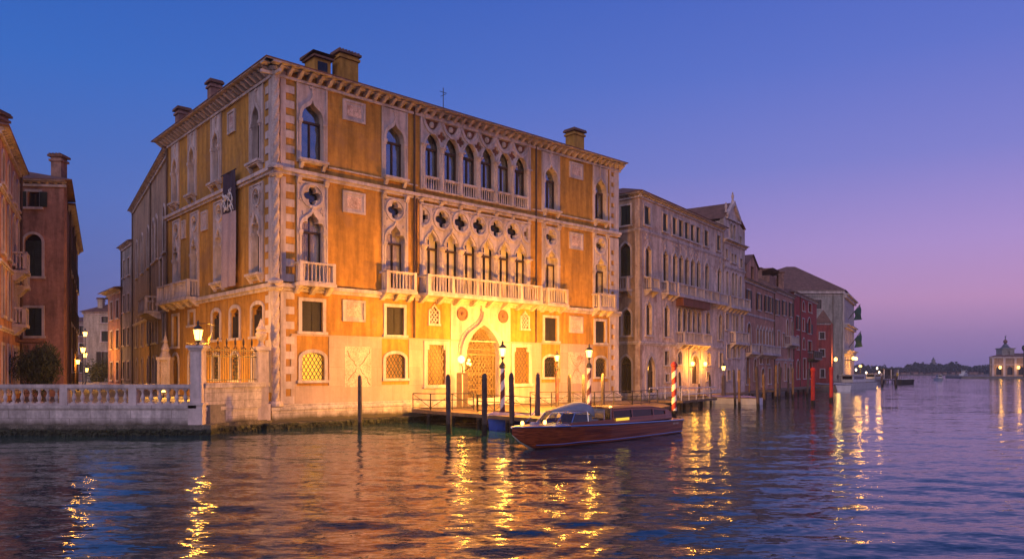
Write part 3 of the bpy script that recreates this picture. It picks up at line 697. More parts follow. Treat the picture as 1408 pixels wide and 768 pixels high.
# stone cladding of the ground floor, with the strips of stucco left open between the windows
clh = []
for (a, b) in ((1.3, 3.35), (7.0, 9.05), (21.05, 23.1), (26.9, 28.75)): clh.append(RC(a, 2.35, b, 5.28))
for (a, b) in ((10.2, 12.3), (17.95, 20.05)): clh.append(RC(a+.01, 2.05, b-.01, 5.22))
clh.append(RC(12.43, 1.02, 17.9, 5.30))
mb = MB(); mb.plate(F1, RC(.95, 1.0, 28.9, 5.32), clh, .004, .034, back=False); mb.box(F1, .95, 28.9, .036, .09, 5.24, 5.33)
mb.build('marble_facing', 'marble_cladding', P)
for (a, b) in ((4.4, 6.25), (24.0, 25.9)):
    mb = MB(); mb.box(F1, a, b, .036, .05, 2.25, 4.7); w = mb.build('marble_slab', 'breccia', P); rq = random.Random(int(a))
    vn = MB(); uc, zc = (a+b)/2, 3.45
    for sa, sb_ in ((-1, 1), (1, 1), (-1, -1), (1, -1)):
        vn.tube([F1.P(uc+sa*(.08+.75*t)+rq.uniform(-.05, .05), .055, zc+sb_*(.1+.95*t**1.3)+rq.uniform(-.06, .06)) for t in [i/9 for i in range(10)]], [rq.uniform(.006, .024) for i in range(10)], 4)
    vn.build('vein', 'brick_red', w)
# inscribed plaques
def plaque(fr, u0, u1, z0, z1):
    mb = MB(); mb.box(fr, u0, u1, .003, .06, z0, z1); mb.ribbon(fr, RC(u0+.14, z0+.14, u1-.14, z1-.14), RC(u0, z0, u1, z1), .05, .12, closed=True)
    w = mb.build('plaque', 'white_stone', P); MB().box(fr, u0+.3, u1-.3, .061, .075, z0+.3, z1-.3).build('plaque_panel', 'breccia', w)
for (a, b) in ((4.25, 5.8), (24.1, 25.65)):
    for z0, z1 in ((18.3, 19.55), (12.75, 14.05), (6.2, 7.5)): plaque(F1, a, b, z0, z1)
# quoins
def quoins(fr, u0, ua, ub, z0, z1, p=.85, holes=()):
    mb = MB(); mb.box(fr, u0, ua, .004, .07, z0, z1); z = z0
    k = 0
    while z+p*.5 < z1: mb.box(fr, ua, ub, .004, .068, z, z+p*.5); z += p; k += 1
    return mb.build('quoin_strip', 'white_stone', P)
quoins(F1, .3, .62, 1.14, 1.35, 7.9); quoins(F1, .3, .62, 1.14, 8.3, 14.2); quoins(F1, .3, .62, 1.14, 14.75, 20.2)
quoins(F2, .3, .7, 1.15, 2.0, 7.9); quoins(F2, .3, .7, 1.15, 8.3, 14.2); quoins(F2, .3, .7, 1.15, 14.75, 20.2)
mb = MB()
for z0, z1 in ((1.35, 7.9), (8.3, 14.2), (14.75, 20.2)):
    n = int((z1-z0)/.85); hs = [RC(29.12, z0+.25+k*.85, 29.5, z0+.62+k*.85) for k in range(n)]
    mb.plate(F1, RC(28.95, z0, 30.1, z1), hs, .004, .07, back=False)
mb.build('quoin_strip', 'white_stone', P)
# twisted corner column
mb = MB()
for z0, z1 in ((1.5, 7.75), (8.35, 14.1), (14.8, 20.05)):
    vs = []; fs = []; seg = 20; n = int((z1-z0)/.08)
    for i in range(n+1):
        z = z0+(z1-z0)*i/n
        for k in range(seg):
            a = 2*math.pi*k/seg; r = .21*(1+.10*math.cos(4*a-z*9)); vs.append((-13.32+.04+r*math.cos(a), 41.98+r*math.sin(a), z))
    for i in range(n):
        for k in range(seg): fs.append((i*seg+k, i*seg+(k+1) % seg, (i+1)*seg+(k+1) % seg, (i+1)*seg+k))
    mb.add(vs, fs)
    w_ = Fr(-13.28, 41.98, 1, 0)
    mb.lathe(w_, 0, 0, [(.42, z0-.25), (.42, z0-.1), (.32, z0+.02)], 12); mb.lathe(w_, 0, 0, [(.3, z1-.02), (.4, z1+.1), (.42, z1+.16)], 12)
mb.build('corner_column', 'carved_stone', P)
# string courses, cornices, pipes
for fr, L in ((F1, LM), (F2, LS)):
    string(P, fr, -.12, L+.15, 8.16, .22, .30); string(P, fr, -.12, L+.15, 14.72, .2, .26); cornice(P, fr, -.85, L+(.2 if fr is F1 else .5), ZE, .5, .85, .62, bs=.15)
for a, b in ((3.3, 6.95), (8.9, 9.7), (20.1, 21.1), (23.0, 26.9)): MB().box(F1, a, b, .003, .12, 15.18, 15.26).build('string_course', 'white_stone', P)
downpipe(P, F1, 9.42, 5.35, 20.2); downpipe(P, F1, 20.42, 5.35, 20.2); downpipe(P, F1, 9.62, 8.3, 14.4, .1, .05); downpipe(P, F2, 18.5, 1.6, 20.2)
# plinth and footing
for fr, L in ((F1, LM), (F2, LS)):
    mb = MB(); mb.box(fr, -.3 if fr is F1 else .0, L+.1, .002, .28, .35, 1.02); mb.box(fr, -.36 if fr is F1 else 0, L+.12, .003, .36, 1.02, 1.18); mb.box(fr, -.3 if fr is F1 else 0, L+.1, .0025, .22, 1.18, 1.34)
    mb.build('plinth', 'plinth_stone', P)
mb = MB(); mb.box(F1, -.9, 9.5, .01, .95, -1, .34); mb.box(F1, 9.5, 31, .01, .6, -1, .34); mb.box(F2, .5, 7, .01, 1.1, -1, .3); mb.build('footing', 'slime_stone', P)
# side facade
for uc, wd in ((2.4, 1.95), (8.75, 1.8), (13.2, 1.6), (16.75, 1.5)):
    cur = .7 if uc > 10 else None
    gothic_panel(F2, uc-wd/2, uc+wd/2, 15.2, 19.85, 1.02, 15.42, 17.75, 18.95, holes=holes2, cur=cur, cur_m='curtain_glow'); sill(F2, uc-wd/2+.05, uc+wd/2-.05, 15.42)
for uc, wd in ((2.4, 1.95), (8.2, 1.9), (12.75, 1.6), (16.5, 1.5)):
    gothic_panel(F2, uc-wd/2, uc+wd/2, 8.5 if uc < 10 else 8.3, 14.15, 1.0, 8.75 if uc < 10 else 8.45, 11.35, 12.45, circle=(13.38, .42), bal=True, holes=holes2, cur=None, kind='tref')
    if uc < 10: sill(F2, uc-wd/2+.05, uc+wd/2-.05, 8.9)
balcony(P, F2, 12.0, 15.2, 8.25, 9.42, proj=.8); balcony(P, F2, 15.3, 18.6, 8.25, 9.42, proj=.8)
for a, b, z0, z1 in ((5.55, 6.75, 18.0, 19.4), (10.3, 11.4, 12.6, 13.9), (14.6, 15.3, 12.6, 13.9)): plaque(F2, a, b, z0, z1)
for a, b in ((1.55, 3.1), (5.0, 6.4), (8.2, 9.5)):
    gwin(a, b, 5.25, 7.1, 'seg', fr=F2, holes=holes2, t=.22, shut=('i', 'shutter_dark'), zs=6.85); gwin(a+.1, b-.1, 2.7, 4.25, 'seg', fr=F2, holes=holes2, grille=True, lit='lit_dim' if a > 4 else None, zs=3.95)
gwin(12.9, 13.9, 6.4, 7.3, fr=F2, holes=holes2); gwin(12.6, 14.0, 2.2, 4.6, 'round', fr=F2, holes=holes2); gwin(16.2, 17.4, 5.0, 7.2, fr=F2, holes=holes2); gwin(16.2, 17.4, 1.6, 4.4, 'round', fr=F2, holes=holes2)
MB().plate(F1, RC(0, .35, LM, ZE-.05), holes1, -.5, 0).build('front_wall', 'orange_stucco', P)
MB().plate(F2, RC(0.0, .35, LS, ZE-.05), holes2, -.5, 0).build('side_wall', 'orange_stucco', P)
A, B_ = F1.P(LM, 0, 0), F2.P(LS, 0, 0); Cc = (A[0]+B_[0]+13.32, A[1]+B_[1]-42)
rest_walls(P, [xy(A), xy(Cc), xy(B_)], -.5, ZE-.05, 'orange_stucco')
MB().box(F1, .6, 12.8, -1.0, -.95, .5, 20.4).box(F1, 17.5, LM-.6, -1.0, -.95, .5, 20.4).box(F1, 12.8, 17.5, -1, -.95, 7, 20.4).box(F2, .9, LS-.5, -1.0, -.95, .5, 20.4).build('interior', 'interior', P)
rf = roof(P, 'roof', [(-13.32, 42), xy(F1.P(LM-.65, 0, 0)), xy(F1.P(LM-.65, -18.6, 0)), xy(B_)], ZE+.005, 2.2, 6.5, over=.9)
chimney(rf, *F1.P(5.9, -2.5, 0)[:2], 20.3, 23.5, 1.3, (F1.dx, F1.dy), 'orange_stucco', d=1.0)
chimney(rf, *F1.P(27.5, -2.5, 0)[:2], 20.3, 23.3, 1.2, (F1.dx, F1.dy), 'orange_stucco', d=1.0)
chimney(rf, *F2.P(13.3, -1.5, 0)[:2], 20.3, 23.7, .72, (F2.dx, F2.dy)); chimney(rf, *F2.P(18.15, -.9, 0)[:2], 20.2, 22.9, .8, (F2.dx, F2.dy))
mb = MB(); mb.box(F1, 3.65, 4.75, -3.6, -2.3, 20.4, 22.6); mb.box(F1, 3.85, 4.5, -2.3, -2.26, 21.7, 22.4, 1); mb.box(F1, 3.5, 4.9, -3.7, -2.1, 22.6, 22.72, 2); mb.wedge(F1, 3.4, 5.0, -3.8, -2.0, 22.722, 22.9, .2, 2); mb.build('dormer', ['orange_stucco', 'glass_dark', 'roof_tile'], rf)
mb = MB(); mb.tube([F1.P(12.6, -1.0, 20.8), F1.P(12.6, -1.0, 22.6)], .03, 5); mb.tube([F1.P(12.3, -1, 22.3), F1.P(12.9, -1, 22.3)], .02, 4); mb.tube([F1.P(12.6, -1.3, 22.1), F1.P(12.6, -.7, 22.1)], .02, 4); mb.build('aerial', 'iron', rf)
# banner on the side wall
B0 = F2.P(5.75, .25, 0); bn = empty('banner', (B0[0], B0[1], 8.4), 'tall hanging banner, dark with white scrawl above and pale mauve below', 'banner')
mb = MB(); vs = []; fs = []; n = 12
def bpt(i, j, z): return F2.P(4.75+2.1*i/n, .38+.05*math.sin(i*.9+z*.4), z)
for (z0, z1, m, nm) in ((8.4, 12.95, 'banner_pale', 'lower_cloth'), (12.95, 15.4, 'banner_dark', 'upper_cloth')):
    mb = MB(); zz = [z0+(z1-z0)*k/6 for k in range(7)]; mb.add([bpt(i, 0, z) for z in zz for i in range(n+1)], [(r*(n+1)+i, r*(n+1)+i+1, (r+1)*(n+1)+i+1, (r+1)*(n+1)+i) for r in range(6) for i in range(n)]); mb.build(nm, m, bn)
mb = MB(); rr = random.Random(5)
for k in range(22):
    a, b = rr.uniform(5.05, 6.5), rr.uniform(13.1, 14.1); th = rr.uniform(.5, 2.6); l = rr.uniform(.25, .5)
    mb.tube([F2.P(a-l*math.cos(th)+.05*math.sin(t*5), .29, b-l*math.sin(th)*.8+2*l*math.sin(th)*.8*t) if False else F2.P(a+l*math.cos(th)*(t-.5)*2, .47, b+l*math.sin(th)*(t-.5)*1.6+.08*math.sin(t*6)) for t in [i/6 for i in range(7)]], [.02, .03, .045, .05, .04, .03, .015], 5)
mb.build('lettering', 'paint_white', bn)
mb = MB(); mb.tube([F2.P(4.6, .38, 15.42), F2.P(7.0, .38, 15.42)], .035, 6); mb.build('rod', 'iron', bn)

# ------------------------------------------------------------------ lamps
def lantern(root, fr, u, o, z, s=1.0, glass='lamp_glass', power=0, rad=.12, parent=None):
    """four sided lantern: glass, cap, finial; z = foot of the glass"""
    p = parent or root
    g = MB().lathe(fr, u, o, [(.12*s, z), (.19*s, z+.40*s)], 6).build('lamp_glass', glass, p)
    c = MB().lathe(fr, u, o, [(.05*s, z-.10*s), (.13*s, z-.02*s)], 6).lathe(fr, u, o, [(.24*s, z+.405*s), (.15*s, z+.52*s), (.06*s, z+.58*s), (.04*s, z+.62*s), (.07*s, z+.67*s), (.012*s, z+.80*s)], 6)
    for k in range(4):
        a = math.pi/4+k*math.pi/2; c.tube([fr.P(u+.125*s*math.cos(a), o+.125*s*math.sin(a), z), fr.P(u+.2*s*math.cos(a), o+.2*s*math.sin(a), z+.4*s)], .012*s, 4)
    c.build('lamp_cap', 'iron', p)
    if power: lamp_light(root, fr.P(u, o, z+.2*s), power, rad)
def striped_post(x, y, z0, z1, r, label, mats=('paint_plum', 'paint_white'), lamp=0, pitch=.95, ls=1.0, grp='striped mooring posts'):
    e = empty('striped_post', (x, y, z0), label, 'mooring post', grp); f = Fr(x, y, 1, 0); mb = MB(); seg = 16; st = .05; n = int((z1-z0)/st); vs = []
    for i in range(n+1):
        for k in range(seg): a = 2*math.pi*k/seg; vs.append(f.P(r*math.cos(a), r*math.sin(a), z0+st*i))
    mb.v = vs
    for i in range(n):
        for k in range(seg):
            mb.f.append((i*seg+k, i*seg+(k+1) % seg, (i+1)*seg+(k+1) % seg, (i+1)*seg+k)); z = z0+st*i
            mb.mi.append(2 if z < .55 else (0 if ((z/pitch+k/seg) % 1) < .5 else 1))
    mb.f.append(tuple(n*seg+k for k in range(seg))); mb.mi.append(0)
    mb.build('pole', [*mats, 'pole_wood'], e)
    zt = z0+st*n
    MB().lathe(f, 0, 0, [(r*1.0, zt), (r*1.35, zt+.05), (r*1.35, zt+.16), (r*.9, zt+.26), (r*.5, zt+.34)], 10).build('pole_cap', 'iron' if lamp else mats[0], e)
    if lamp:
        MB().lathe(f, 0, 0, [(.05, zt+.3), (.035, zt+.5), (.09, zt+.56), (.04, zt+.62)], 8).build('bracket', 'iron', e); lantern(e, f, 0, 0, zt+.68, ls, power=lamp)
    return e
def pole(x, y, z1, r, label, m='pole_wood', lean=(0, 0), grp='mooring poles', name='mooring_pole'):
    mb = MB(); n = 8; rr = random.Random(int(x*97+y*13)); mb.tube([(x+lean[0]*(z/3), y+lean[1]*(z/3), z) for z in [-1.2, 0, .4, 1.2, z1-.3, z1-.1, z1]], [r*1.05, r*1.04, r, r*.97, r*.95, r*.8, r*.35], 10)
    return tag(mb.build(name, m, None, base=(x, y, 0), smooth=True), label, 'mooring pole', grp)

# ------------------------------------------------------------------ garden wall, balustrade and iron fence
def balustrade():
    f = Fr(-15.5, 37.55, -1, 0, -1); f.nx, f.ny = 0, -1      # u runs left from the pillar, outwards is towards the water
    L = 21; e = empty('balustrade', (-15.5, 37.55, 0), 'long white stone balustrade on a quay wall along the canal edge', 'balustrade')
    MB().box(f, .3, L, -.42, .10, .5, 1.34).box(f, .3, L, -.45, .16, 1.341, 1.5).build('base_wall', 'plinth_stone', e)
    MB().box(f, -.5, L, -.5, .32, -.4, .52).build('footing', 'slime_stone', e)
    MB().box(f, .3, L, -.32, .06, 2.36, 2.54).box(f, .3, L, -.26, 0, 2.30, 2.358).build('handrail', 'white_stone', e)
    MB().box(f, .3, L, -.28, .02, 1.501, 1.6).build('bottom_rail', 'white_stone', e)
    u = .35; first = None; k = 0
    while u < L-.4:
        if k % 7 == 0 and k:
            MB().box(f, u-.02, u+.38, -.33, .07, 1.5, 2.36).build('pier', 'white_stone', e); u += .45
        c = f.P(u+.18, -.13, 1.6)
        if first is None:
            first = MB().box(f, u+.08, u+.28, -.23, -.03, 1.6, 1.66).box(f, u+.08, u+.28, -.23, -.03, 2.24, 2.3).lathe(f, u+.18, -.13, [(.07, 1.66), (.06, 1.70), (.105, 1.82), (.11, 1.88), (.06, 2.04), (.048, 2.12), (.07, 2.17), (.085, 2.24)], 10).build('baluster', 'white_stone', e, base=c, smooth=False)
        else:
            o = first.copy(); COL.objects.link(o); o.parent = e; o.location = Vector(c)-org(e)
        u += .43; k += 1
balustrade()
PX, PY = -15.85, 37.75
pf = Fr(PX, PY, 1, 0)
e = empty('lantern_pillar', (PX, PY, 0), 'white stone pillar with a glowing lantern at the corner of the balustrade', 'pillar')
mb = MB(); mb.box(pf, -.36, .36, -.36, .36, .5, 1.5); mb.box(pf, -.42, .42, -.42, .42, 1.5, 1.62); mb.box(pf, -.29, .29, -.29, .29, 1.62, 4.25); mb.box(pf, -.2, .2, .291, .31, 1.9, 4.0); mb.box(pf, -.36, .36, -.36, .36, 4.25, 4.36); mb.box(pf, -.44, .44, -.44, .44, 4.36, 4.5)
mb.build('shaft', 'white_stone', e)
mb = MB(); mb.lathe(pf, 0, 0, [(.12, 4.5), (.05, 4.58), (.04, 4.72)], 8); mb.tube([pf.P(-.62, 0, 4.62), pf.P(-.3, 0, 4.56), pf.P(0, 0, 4.7), pf.P(.3, 0, 4.56), pf.P(.62, 0, 4.62)], .025, 5); mb.tube([pf.P(.5, 0, 4.62), pf.P(.62, 0, 4.9), pf.P(.85, 0, 5.5), pf.P(.4, 0, 5.62), pf.P(.1, 0, 5.6)], .015, 4); mb.build('bracket', 'iron', e)
lantern(e, pf, 0, 0, 4.78, 1.25, power=2300)
FX, FY = -13.86, 41.3
ff = Fr(PX, PY, FX-PX, FY-PY); FL = math.hypot(FX-PX, FY-PY)
if ff.nx < 0: pass
e = empty('iron_fence', (PX, PY, 2.6), 'ornate wrought iron fence with scrollwork on top, on the garden wall', 'fence')
mb = MB(); mb.box(ff, .3, FL-.3, -.025, .025, 2.72, 2.77); mb.box(ff, .3, FL-.3, -.025, .025, 3.95, 4.0); mb.box(ff, .3, FL-.3, -.02, .02, 4.28, 4.32); mb.build('rail', 'iron_bronze', e)
mb = MB(); u = .38; k = 0
while u < FL-.3: mb.tube([ff.P(u, 0, 2.62), ff.P(u, 0, 4.42+.12*math.sin(k*.9))], .018, 5); u += .155; k += 1
mb.build('bars', 'iron_bronze', e)
mb = MB()
for k in range(6):
    uc = .65+k*(FL-1.3)/5
    for s_ in (-1, 1):
        mb.tube([ff.P(uc+s_*(.02+.13*math.sin(t)*math.exp(-t*.12)), 0, 4.35+.055*t+.08*math.cos(t*1.5)) for t in [i*.35 for i in range(16)]], .02, 4)
        mb.tube([ff.P(uc+s_*(.06+.10*math.cos(t)*(1-t/9)), 0, 4.12+.10*math.sin(t)*(1-t/9)) for t in [i*.5 for i in range(14)]], .018, 4)
    mb.lathe(ff, uc, 0, [(.02, 4.6), (.06, 4.75), (.015, 4.98)], 5)
mb.build('scrollwork', 'iron_bronze', e)
e = empty('garden_wall', (PX, PY, 0), 'low white stone garden wall under the iron fence, beside the palace corner', 'wall')
f3 = ff; sgn = 1 if (f3.nx*0+f3.ny*-1) > 0 else -1
mb = MB(); mb.box(f3, .2, FL+.3, -.3, .25, .55, 2.35); mb.box(f3, .2, FL+.3, -.36, .33, 2.35, 2.6); mb.box(f3, .2, FL+.3, -.33, .30, 1.2, 1.38); mb.build('stone_course', 'plinth_stone', e); MB().box(f3, -.2, FL+.4, -.8, .42, -.6, .54).build('footing', 'slime_stone', e)
cf = Fr(FX, FY, F1.dx, F1.dy)
e = empty('gate_pillar', (FX, FY, 0), 'square stone gate pillar with a carved urn on top, against the palace corner', 'pillar')
mb = MB(); mb.box(cf, -.3, .3, -.3, .3, 1.4, 4.35); mb.box(cf, -.4, .4, -.4, .4, 4.35, 4.55); mb.box(cf, -.38, .38, -.38, .38, .5, 1.4); mb.build('shaft', 'white_stone', e)
MB().lathe(cf, 0, 0, [(.25, 4.55), (.16, 4.68), (.12, 4.8), (.28, 5.05), (.33, 5.25), (.22, 5.4), (.3, 5.5), (.16, 5.7), (.08, 5.95), (.02, 6.1)], 10).build('urn', 'carved_stone', e)
for (u, o, lb) in ((4.3, 2.6, 'weathered carved urn standing behind the iron fence, near the corner'),):
    q = F2.P(u, o, 0); g = Fr(q[0], q[1], 1, 0); e = empty('garden_urn', (q[0], q[1], 1.5), lb, 'urn', 'carved garden urns')
    MB().box(g, -.25, .25, -.25, .25, 1.5, 3.9).build('pedestal', 'white_stone', e); MB().lathe(g, 0, 0, [(.2, 3.9), (.12, 4.1), (.3, 4.4), (.34, 4.6), (.24, 4.75), (.28, 4.85), (.1, 5.2), (.02, 5.35)], 10).build('urn', 'carved_stone', e)
# carved stone trophy against the wall, left of the lantern pillar
q = F2.P(15.9, 1.0, 0); g = Fr(q[0], q[1], 1, 0); e = empty('garden_shrine', (q[0], q[1], 1.5), 'carved stone garden shrine with a pointed top behind the balustrade', 'shrine')
mb = MB(); mb.box(g, -.45, -.27, -.3, .3, 1.5, 4.0); mb.box(g, .27, .45, -.3, .3, 1.5, 4.0); mb.box(g, -.5, .5, -.34, .34, 4.0, 4.2); mb.build('frame', 'white_stone', e)
mb = MB(); mb.lathe(g, 0, 0, [(.4, 4.2), (.25, 4.6), (.3, 4.75), (.14, 5.2), (.18, 5.35), (.06, 5.7), (.02, 6.0)], 8); mb.box(g, -.26, .26, -.1, .1, 1.5, 3.99); mb.build('carving', 'carved_stone', e)

# unseen garden lights, assumed behind the fence, added to wash the side wall
for (u, o, lb) in ((5.2, 2.4, 'assumed small garden light, unseen on the ground behind the iron fence, near the corner'), (11.0, 2.6, 'assumed small garden light, unseen on the ground between the iron fence and the stone balcony')):
    q = F2.P(u, o, 0); g = Fr(q[0], q[1], 1, 0); e = empty('assumed_garden_light', (q[0], q[1], 1.5), lb, 'assumed garden light', 'assumed lights in the garden behind the fence')
    MB().lathe(g, 0, 0, [(.12, 1.5), (.05, 1.56), (.05, 1.75), (.13, 1.8), (.13, 1.84)], 8).build('stand', 'iron', e); MB().lathe(g, 0, 0, [(.10, 1.842), (.12, 1.9), (.06, 1.97)], 8).build('lamp_glass', 'lamp_glass', e); lamp_light(e, (q[0], q[1], 2.15), 620, .1)
# ------------------------------------------------------------------ shrubs
def shrub(x, y, z, w, h, n, label, m='leaf_dark', leaf=.13, feather=False, name='shrub', grp=None, lobes=7, seed=1, trunk=.06):
    e = empty(name, (x, y, z), label, 'shrub' if name == 'shrub' else 'tree', grp); rr = random.Random(seed); mb = MB()
    mb.tube([(x, y, z-.1), (x+.03, y, z+h*.3), (x-.05, y, z+h*.6)], [trunk*1.3, trunk, trunk*.5], 6)
    L = []
    for k in range(lobes):
        a = rr.uniform(0, 6.28); rad = rr.uniform(.1, .38)*w; L.append((x+rad*math.cos(a), y+rad*math.sin(a)*.8, z+h*rr.uniform(.3, .82), w*rr.uniform(.16, .30)))
        mb.tube([(x, y, z+h*.2), L[-1][:3]], [trunk*.5, trunk*.2], 4)
    mb.build('trunk', 'bark', e); vs = []; fs = []
    for k in range(n):
        cx, cy, cz, cr = L[k % len(L)]; d = Vector((rr.gauss(0, 1), rr.gauss(0, 1), rr.gauss(0, 1))).normalized()*cr*rr.uniform(.3, 1.15); c = Vector((cx, cy, max(cz, z+.2)))+Vector((d.x, d.y, d.z*1.15))
        if c.z < z: c.z = z+rr.uniform(0, .3)
        ax = Vector((rr.gauss(0, 1), rr.gauss(0, 1), rr.gauss(0, .6)+(1.4 if feather else 0))).normalized(); bx = ax.cross(Vector((rr.gauss(0, 1), rr.gauss(0, 1), rr.gauss(0, 1)))).normalized()
        s1 = leaf*rr.uniform(.7, 1.4)*(1.9 if feather else 1); s2 = leaf*.5*rr.uniform(.7, 1.2)*(.5 if feather else 1); b0 = len(vs)
        vs += [tuple(c-ax*s1), tuple(c+bx*s2), tuple(c+ax*s1), tuple(c-bx*s2)]; fs.append((b0, b0+1, b0+2, b0+3))
    mb = MB(); mb.add(vs, fs); mb.build('crown', m, e); return e
shrub(-27.2, 43.3, 1.5, 2.7, 3.2, 5200, 'feathery dark green shrub behind the balustrade in front of the brick coloured house', leaf=.10, feather=True, lobes=16, seed=3)
shrub(-65, 118, 1.5, 4.6, 2.9, 4500, 'low dark rounded shrub at the far end of the street', leaf=.16, lobes=14, seed=5)

# ------------------------------------------------------------------ houses on the left
def house(name, label, cat, fr, L, z0, ze, m, wins, depth=10, pipe=(), group=None, eave=.45, roof_h=2, inset=4, corn=True, courses=(), back=None, left_m=None, back_m=None, cm='white_stone', roof_m='roof_tile', pitch=.5):
    b = empty(name, fr.P(0, 0, z0), label, cat, group); holes = []
    for w in wins:
        u0, a0, u1, a1 = w[:4]; k = dict(w[5]) if len(w) > 5 else {}
        holes.append(window(b, fr, u0, a0, u1, a1, w[4] if len(w) > 4 else 'rect', **k))
    MB().plate(fr, RC(0, z0-.5, L, ze), holes, -.45, 0).build('front_wall', m, b)
    p = [xy(fr.P(0, 0, 0)), xy(fr.P(L, 0, 0)), xy(fr.P(L, -depth, 0)), xy(fr.P(0, -depth, 0))]
    if back: p[2] = (p[1][0]+back[0]*depth, p[1][1]+back[1]*depth); p[3] = (p[0][0]+back[0]*depth, p[0][1]+back[1]*depth)
    rest_walls(b, [p[1], p[2], p[3], p[0]], z0-.5, ze, left_m or m)
    r = roof(b, 'roof', p, ze+.004, roof_h, inset, m=roof_m, over=eave+.05)
    if corn: cornice(b, fr, -.2, L+.2, ze, .28, eave, pitch, m=cm, bw=.16)
    for z in courses: string(b, fr, 0, L, z, .14, .12)
    for u in pipe: downpipe(b, fr, u, z0, ze-.3)
    b['_r'] = r.name; return b
SH = dict(shut=('i', 'shutter_green')); SO = dict(shut=('o', 'shutter_dark'))
# terracotta house whose canal face looks at us
H2 = Fr(-36.2+.6, 47.3, .93, .12); L2 = 6.0
# its right corner stands at px 88: x=-29.9, y=50
H2 = Fr(-35.9, 49.2, 5.95, .75)
b = house('terracotta_house', 'terracotta plastered house with dark closed shutters, behind the shrub', 'house', H2, 6.0, 1.5, 15.9, 'terracotta_plaster',
      [(3.55, 5.55, 4.65, 7.4, 'rect', SH), (3.55, 9.5, 4.65, 12.3, 'round', SH), (3.75, 14.1, 4.5, 15.1, 'rect', dict(shut=('o', 'shutter_green')))], depth=6.5, back=(-.4795, .8775), pipe=(.25,), left_m='brown_plaster', roof_h=1.2, inset=2.5)
chimney(bpy.data.objects[b['_r']], -31.2, 51.5, 15.8, 18.1, .7)
S2 = Fr(-29.95, 50.05, -.3, .6, 1); S2 = Fr(-29.95-.4795*6.6, 50.0+.8775*6.6, -.4795, .8775, 1)
b = house('street_house', 'row of old brown houses along the left side of the street', 'house', S2, 24, 1.5, 15.6, 'brown_plaster',
      [(u, z, u+1.1, z+1.7, 'rect', dict(shut=('o', 'shutter_dark')) if z > 4 else {}) for u in (2, 5.5, 9, 13, 17, 21) for z in (3.2, 7.0, 11.0)], depth=6, back=(-1, .1), pipe=(.4, 7.2, 12), roof_h=1, inset=2.5)
chimney(bpy.data.objects[b['_r']], *S2.P(6, -1, 0)[:2], 15.4, 17.2, .8); chimney(bpy.data.objects[b['_r']], *S2.P(15, -1, 0)[:2], 15.4, 17.4, .8)
H1 = Fr(-25.9-3.9, 44.0-.0, -.5, 1.0, 1)
# brick red palace at the left edge, its side face runs back along the square
H1 = Fr(-27.6, 38.6, -.537, 1.0, 1)
H1.x, H1.y = -31.6+.537*9, 48.0-9*1.0
b = house('red_palace', 'salmon red palace at the left edge with small stone balconies', 'palace', H1, 10.2, 1.5, 16.0, 'terracotta_plaster',
      [(u, z, u+.95, z+h, k, {}) for u in (1.0, 3.6, 6.2, 8.3) for z, h, k in ((2.0, 2.6, 'rect'), (6.2, 2.7, 'round'), (9.6, 2.9, 'round'), (13.3, 1.7, 'round'))], depth=8, pipe=(9.9,), roof_h=1.2, inset=3, courses=(5.6, 9.1, 13.0))
balcony(b, H1, 5.9, 7.6, 9.2, 10.3, proj=.75); balcony(b, H1, 8.0, 9.5, 8.5, 9.6, proj=.6); balcony(b, H1, 5.9, 7.6, 6.0, 7.0, proj=.7)
MB().box(H1, 7.5, 10.4, .01, 1.5, 5.0, 5.12).build('canopy', 'roof_tile', b)
chimney(bpy.data.objects[b['_r']], *H1.P(6.6, -.8, 0)[:2], 15.9, 18.6, .8)
# right side of the street: the wing behind the palace and two more houses
W1 = Fr(-25.75, 56.2, -.5355, .8445, -1)
gw = [(u, z, u+w, z+h, k, d) for (u, w) in ((2.0, 1.3), (6.5, 1.3), (8.5, 1.3), (12, 1.3), (16.5, 1.3), (21, 1.3)) for z, h, k, d in ((12.5, 3.6, 'lancet', {}), (5.6, 2.6, 'rect', SH), (2.2, 2.2, 'round', {}))]+[(3.5, 8.6, 5.2, 12.2, 'rect', dict(shut=('i', 'shutter_dark')))]
b = house('gothic_wing', 'long ochre and grey gothic wing behind the orange palace, with a corbelled balcony', 'palace', W1, 25.5, 1.5, 19.9, 'ochre_plaster', gw, depth=9, pipe=(.3, 10.4, 25), courses=(8.0,), roof_h=1.5, inset=4, pitch=.7)
balcony(b, W1, 4.4, 9.0, 8.0, 9.2, proj=1.2)
e1 = W1.P(25.6, 0, 0); W2 = Fr(e1[0]-.3, e1[1]+.3, -.60, .80, -1)
b = house('grey_house', 'narrow grey plastered house past the gothic wing, rows of small windows', 'house', W2, 5.5, 1.5, 16.8, 'grey_plaster', [(u, z, u+1.1, z+1.8, 'rect', SH) for u in (.9, 3.5) for z in (2.4, 6.0, 9.6, 13.4)], depth=8, pipe=(5.2,), roof_h=1, inset=2)
e2 = W2.P(5.8, 0, 0); W3 = Fr(e2[0], e2[1], -.62, .78, -1)
b = house('ochre_house', 'low ochre house with deep wooden eaves near the end of the left street', 'house', W3, 7.5, 1.5, 12.4, 'terracotta_plaster', [(u, z, u+1.3, z+2.0, 'rect', dict(shut=('i', 'shutter_dark'))) for u in (1.2, 4.6) for z in (2.2, 5.8, 9.2)], depth=8, eave=.9, roof_h=1, inset=3)
W4 = Fr(-70.5, 123, 1, .05); 
b = house('pale_house', 'pale three storey house closing the end of the street', 'house', W4, 9.5, 1.5, 13.0, 'cream_plaster', [(2.9, 11.2, 4.1, 12.2, 'rect', {}), (2.9, 8.1, 4.1, 9.8, 'rect', SH), (2.9, 4.1, 4.3, 6.4, 'rect', SO)], depth=8, roof_h=1.6, inset=3, eave=.4)
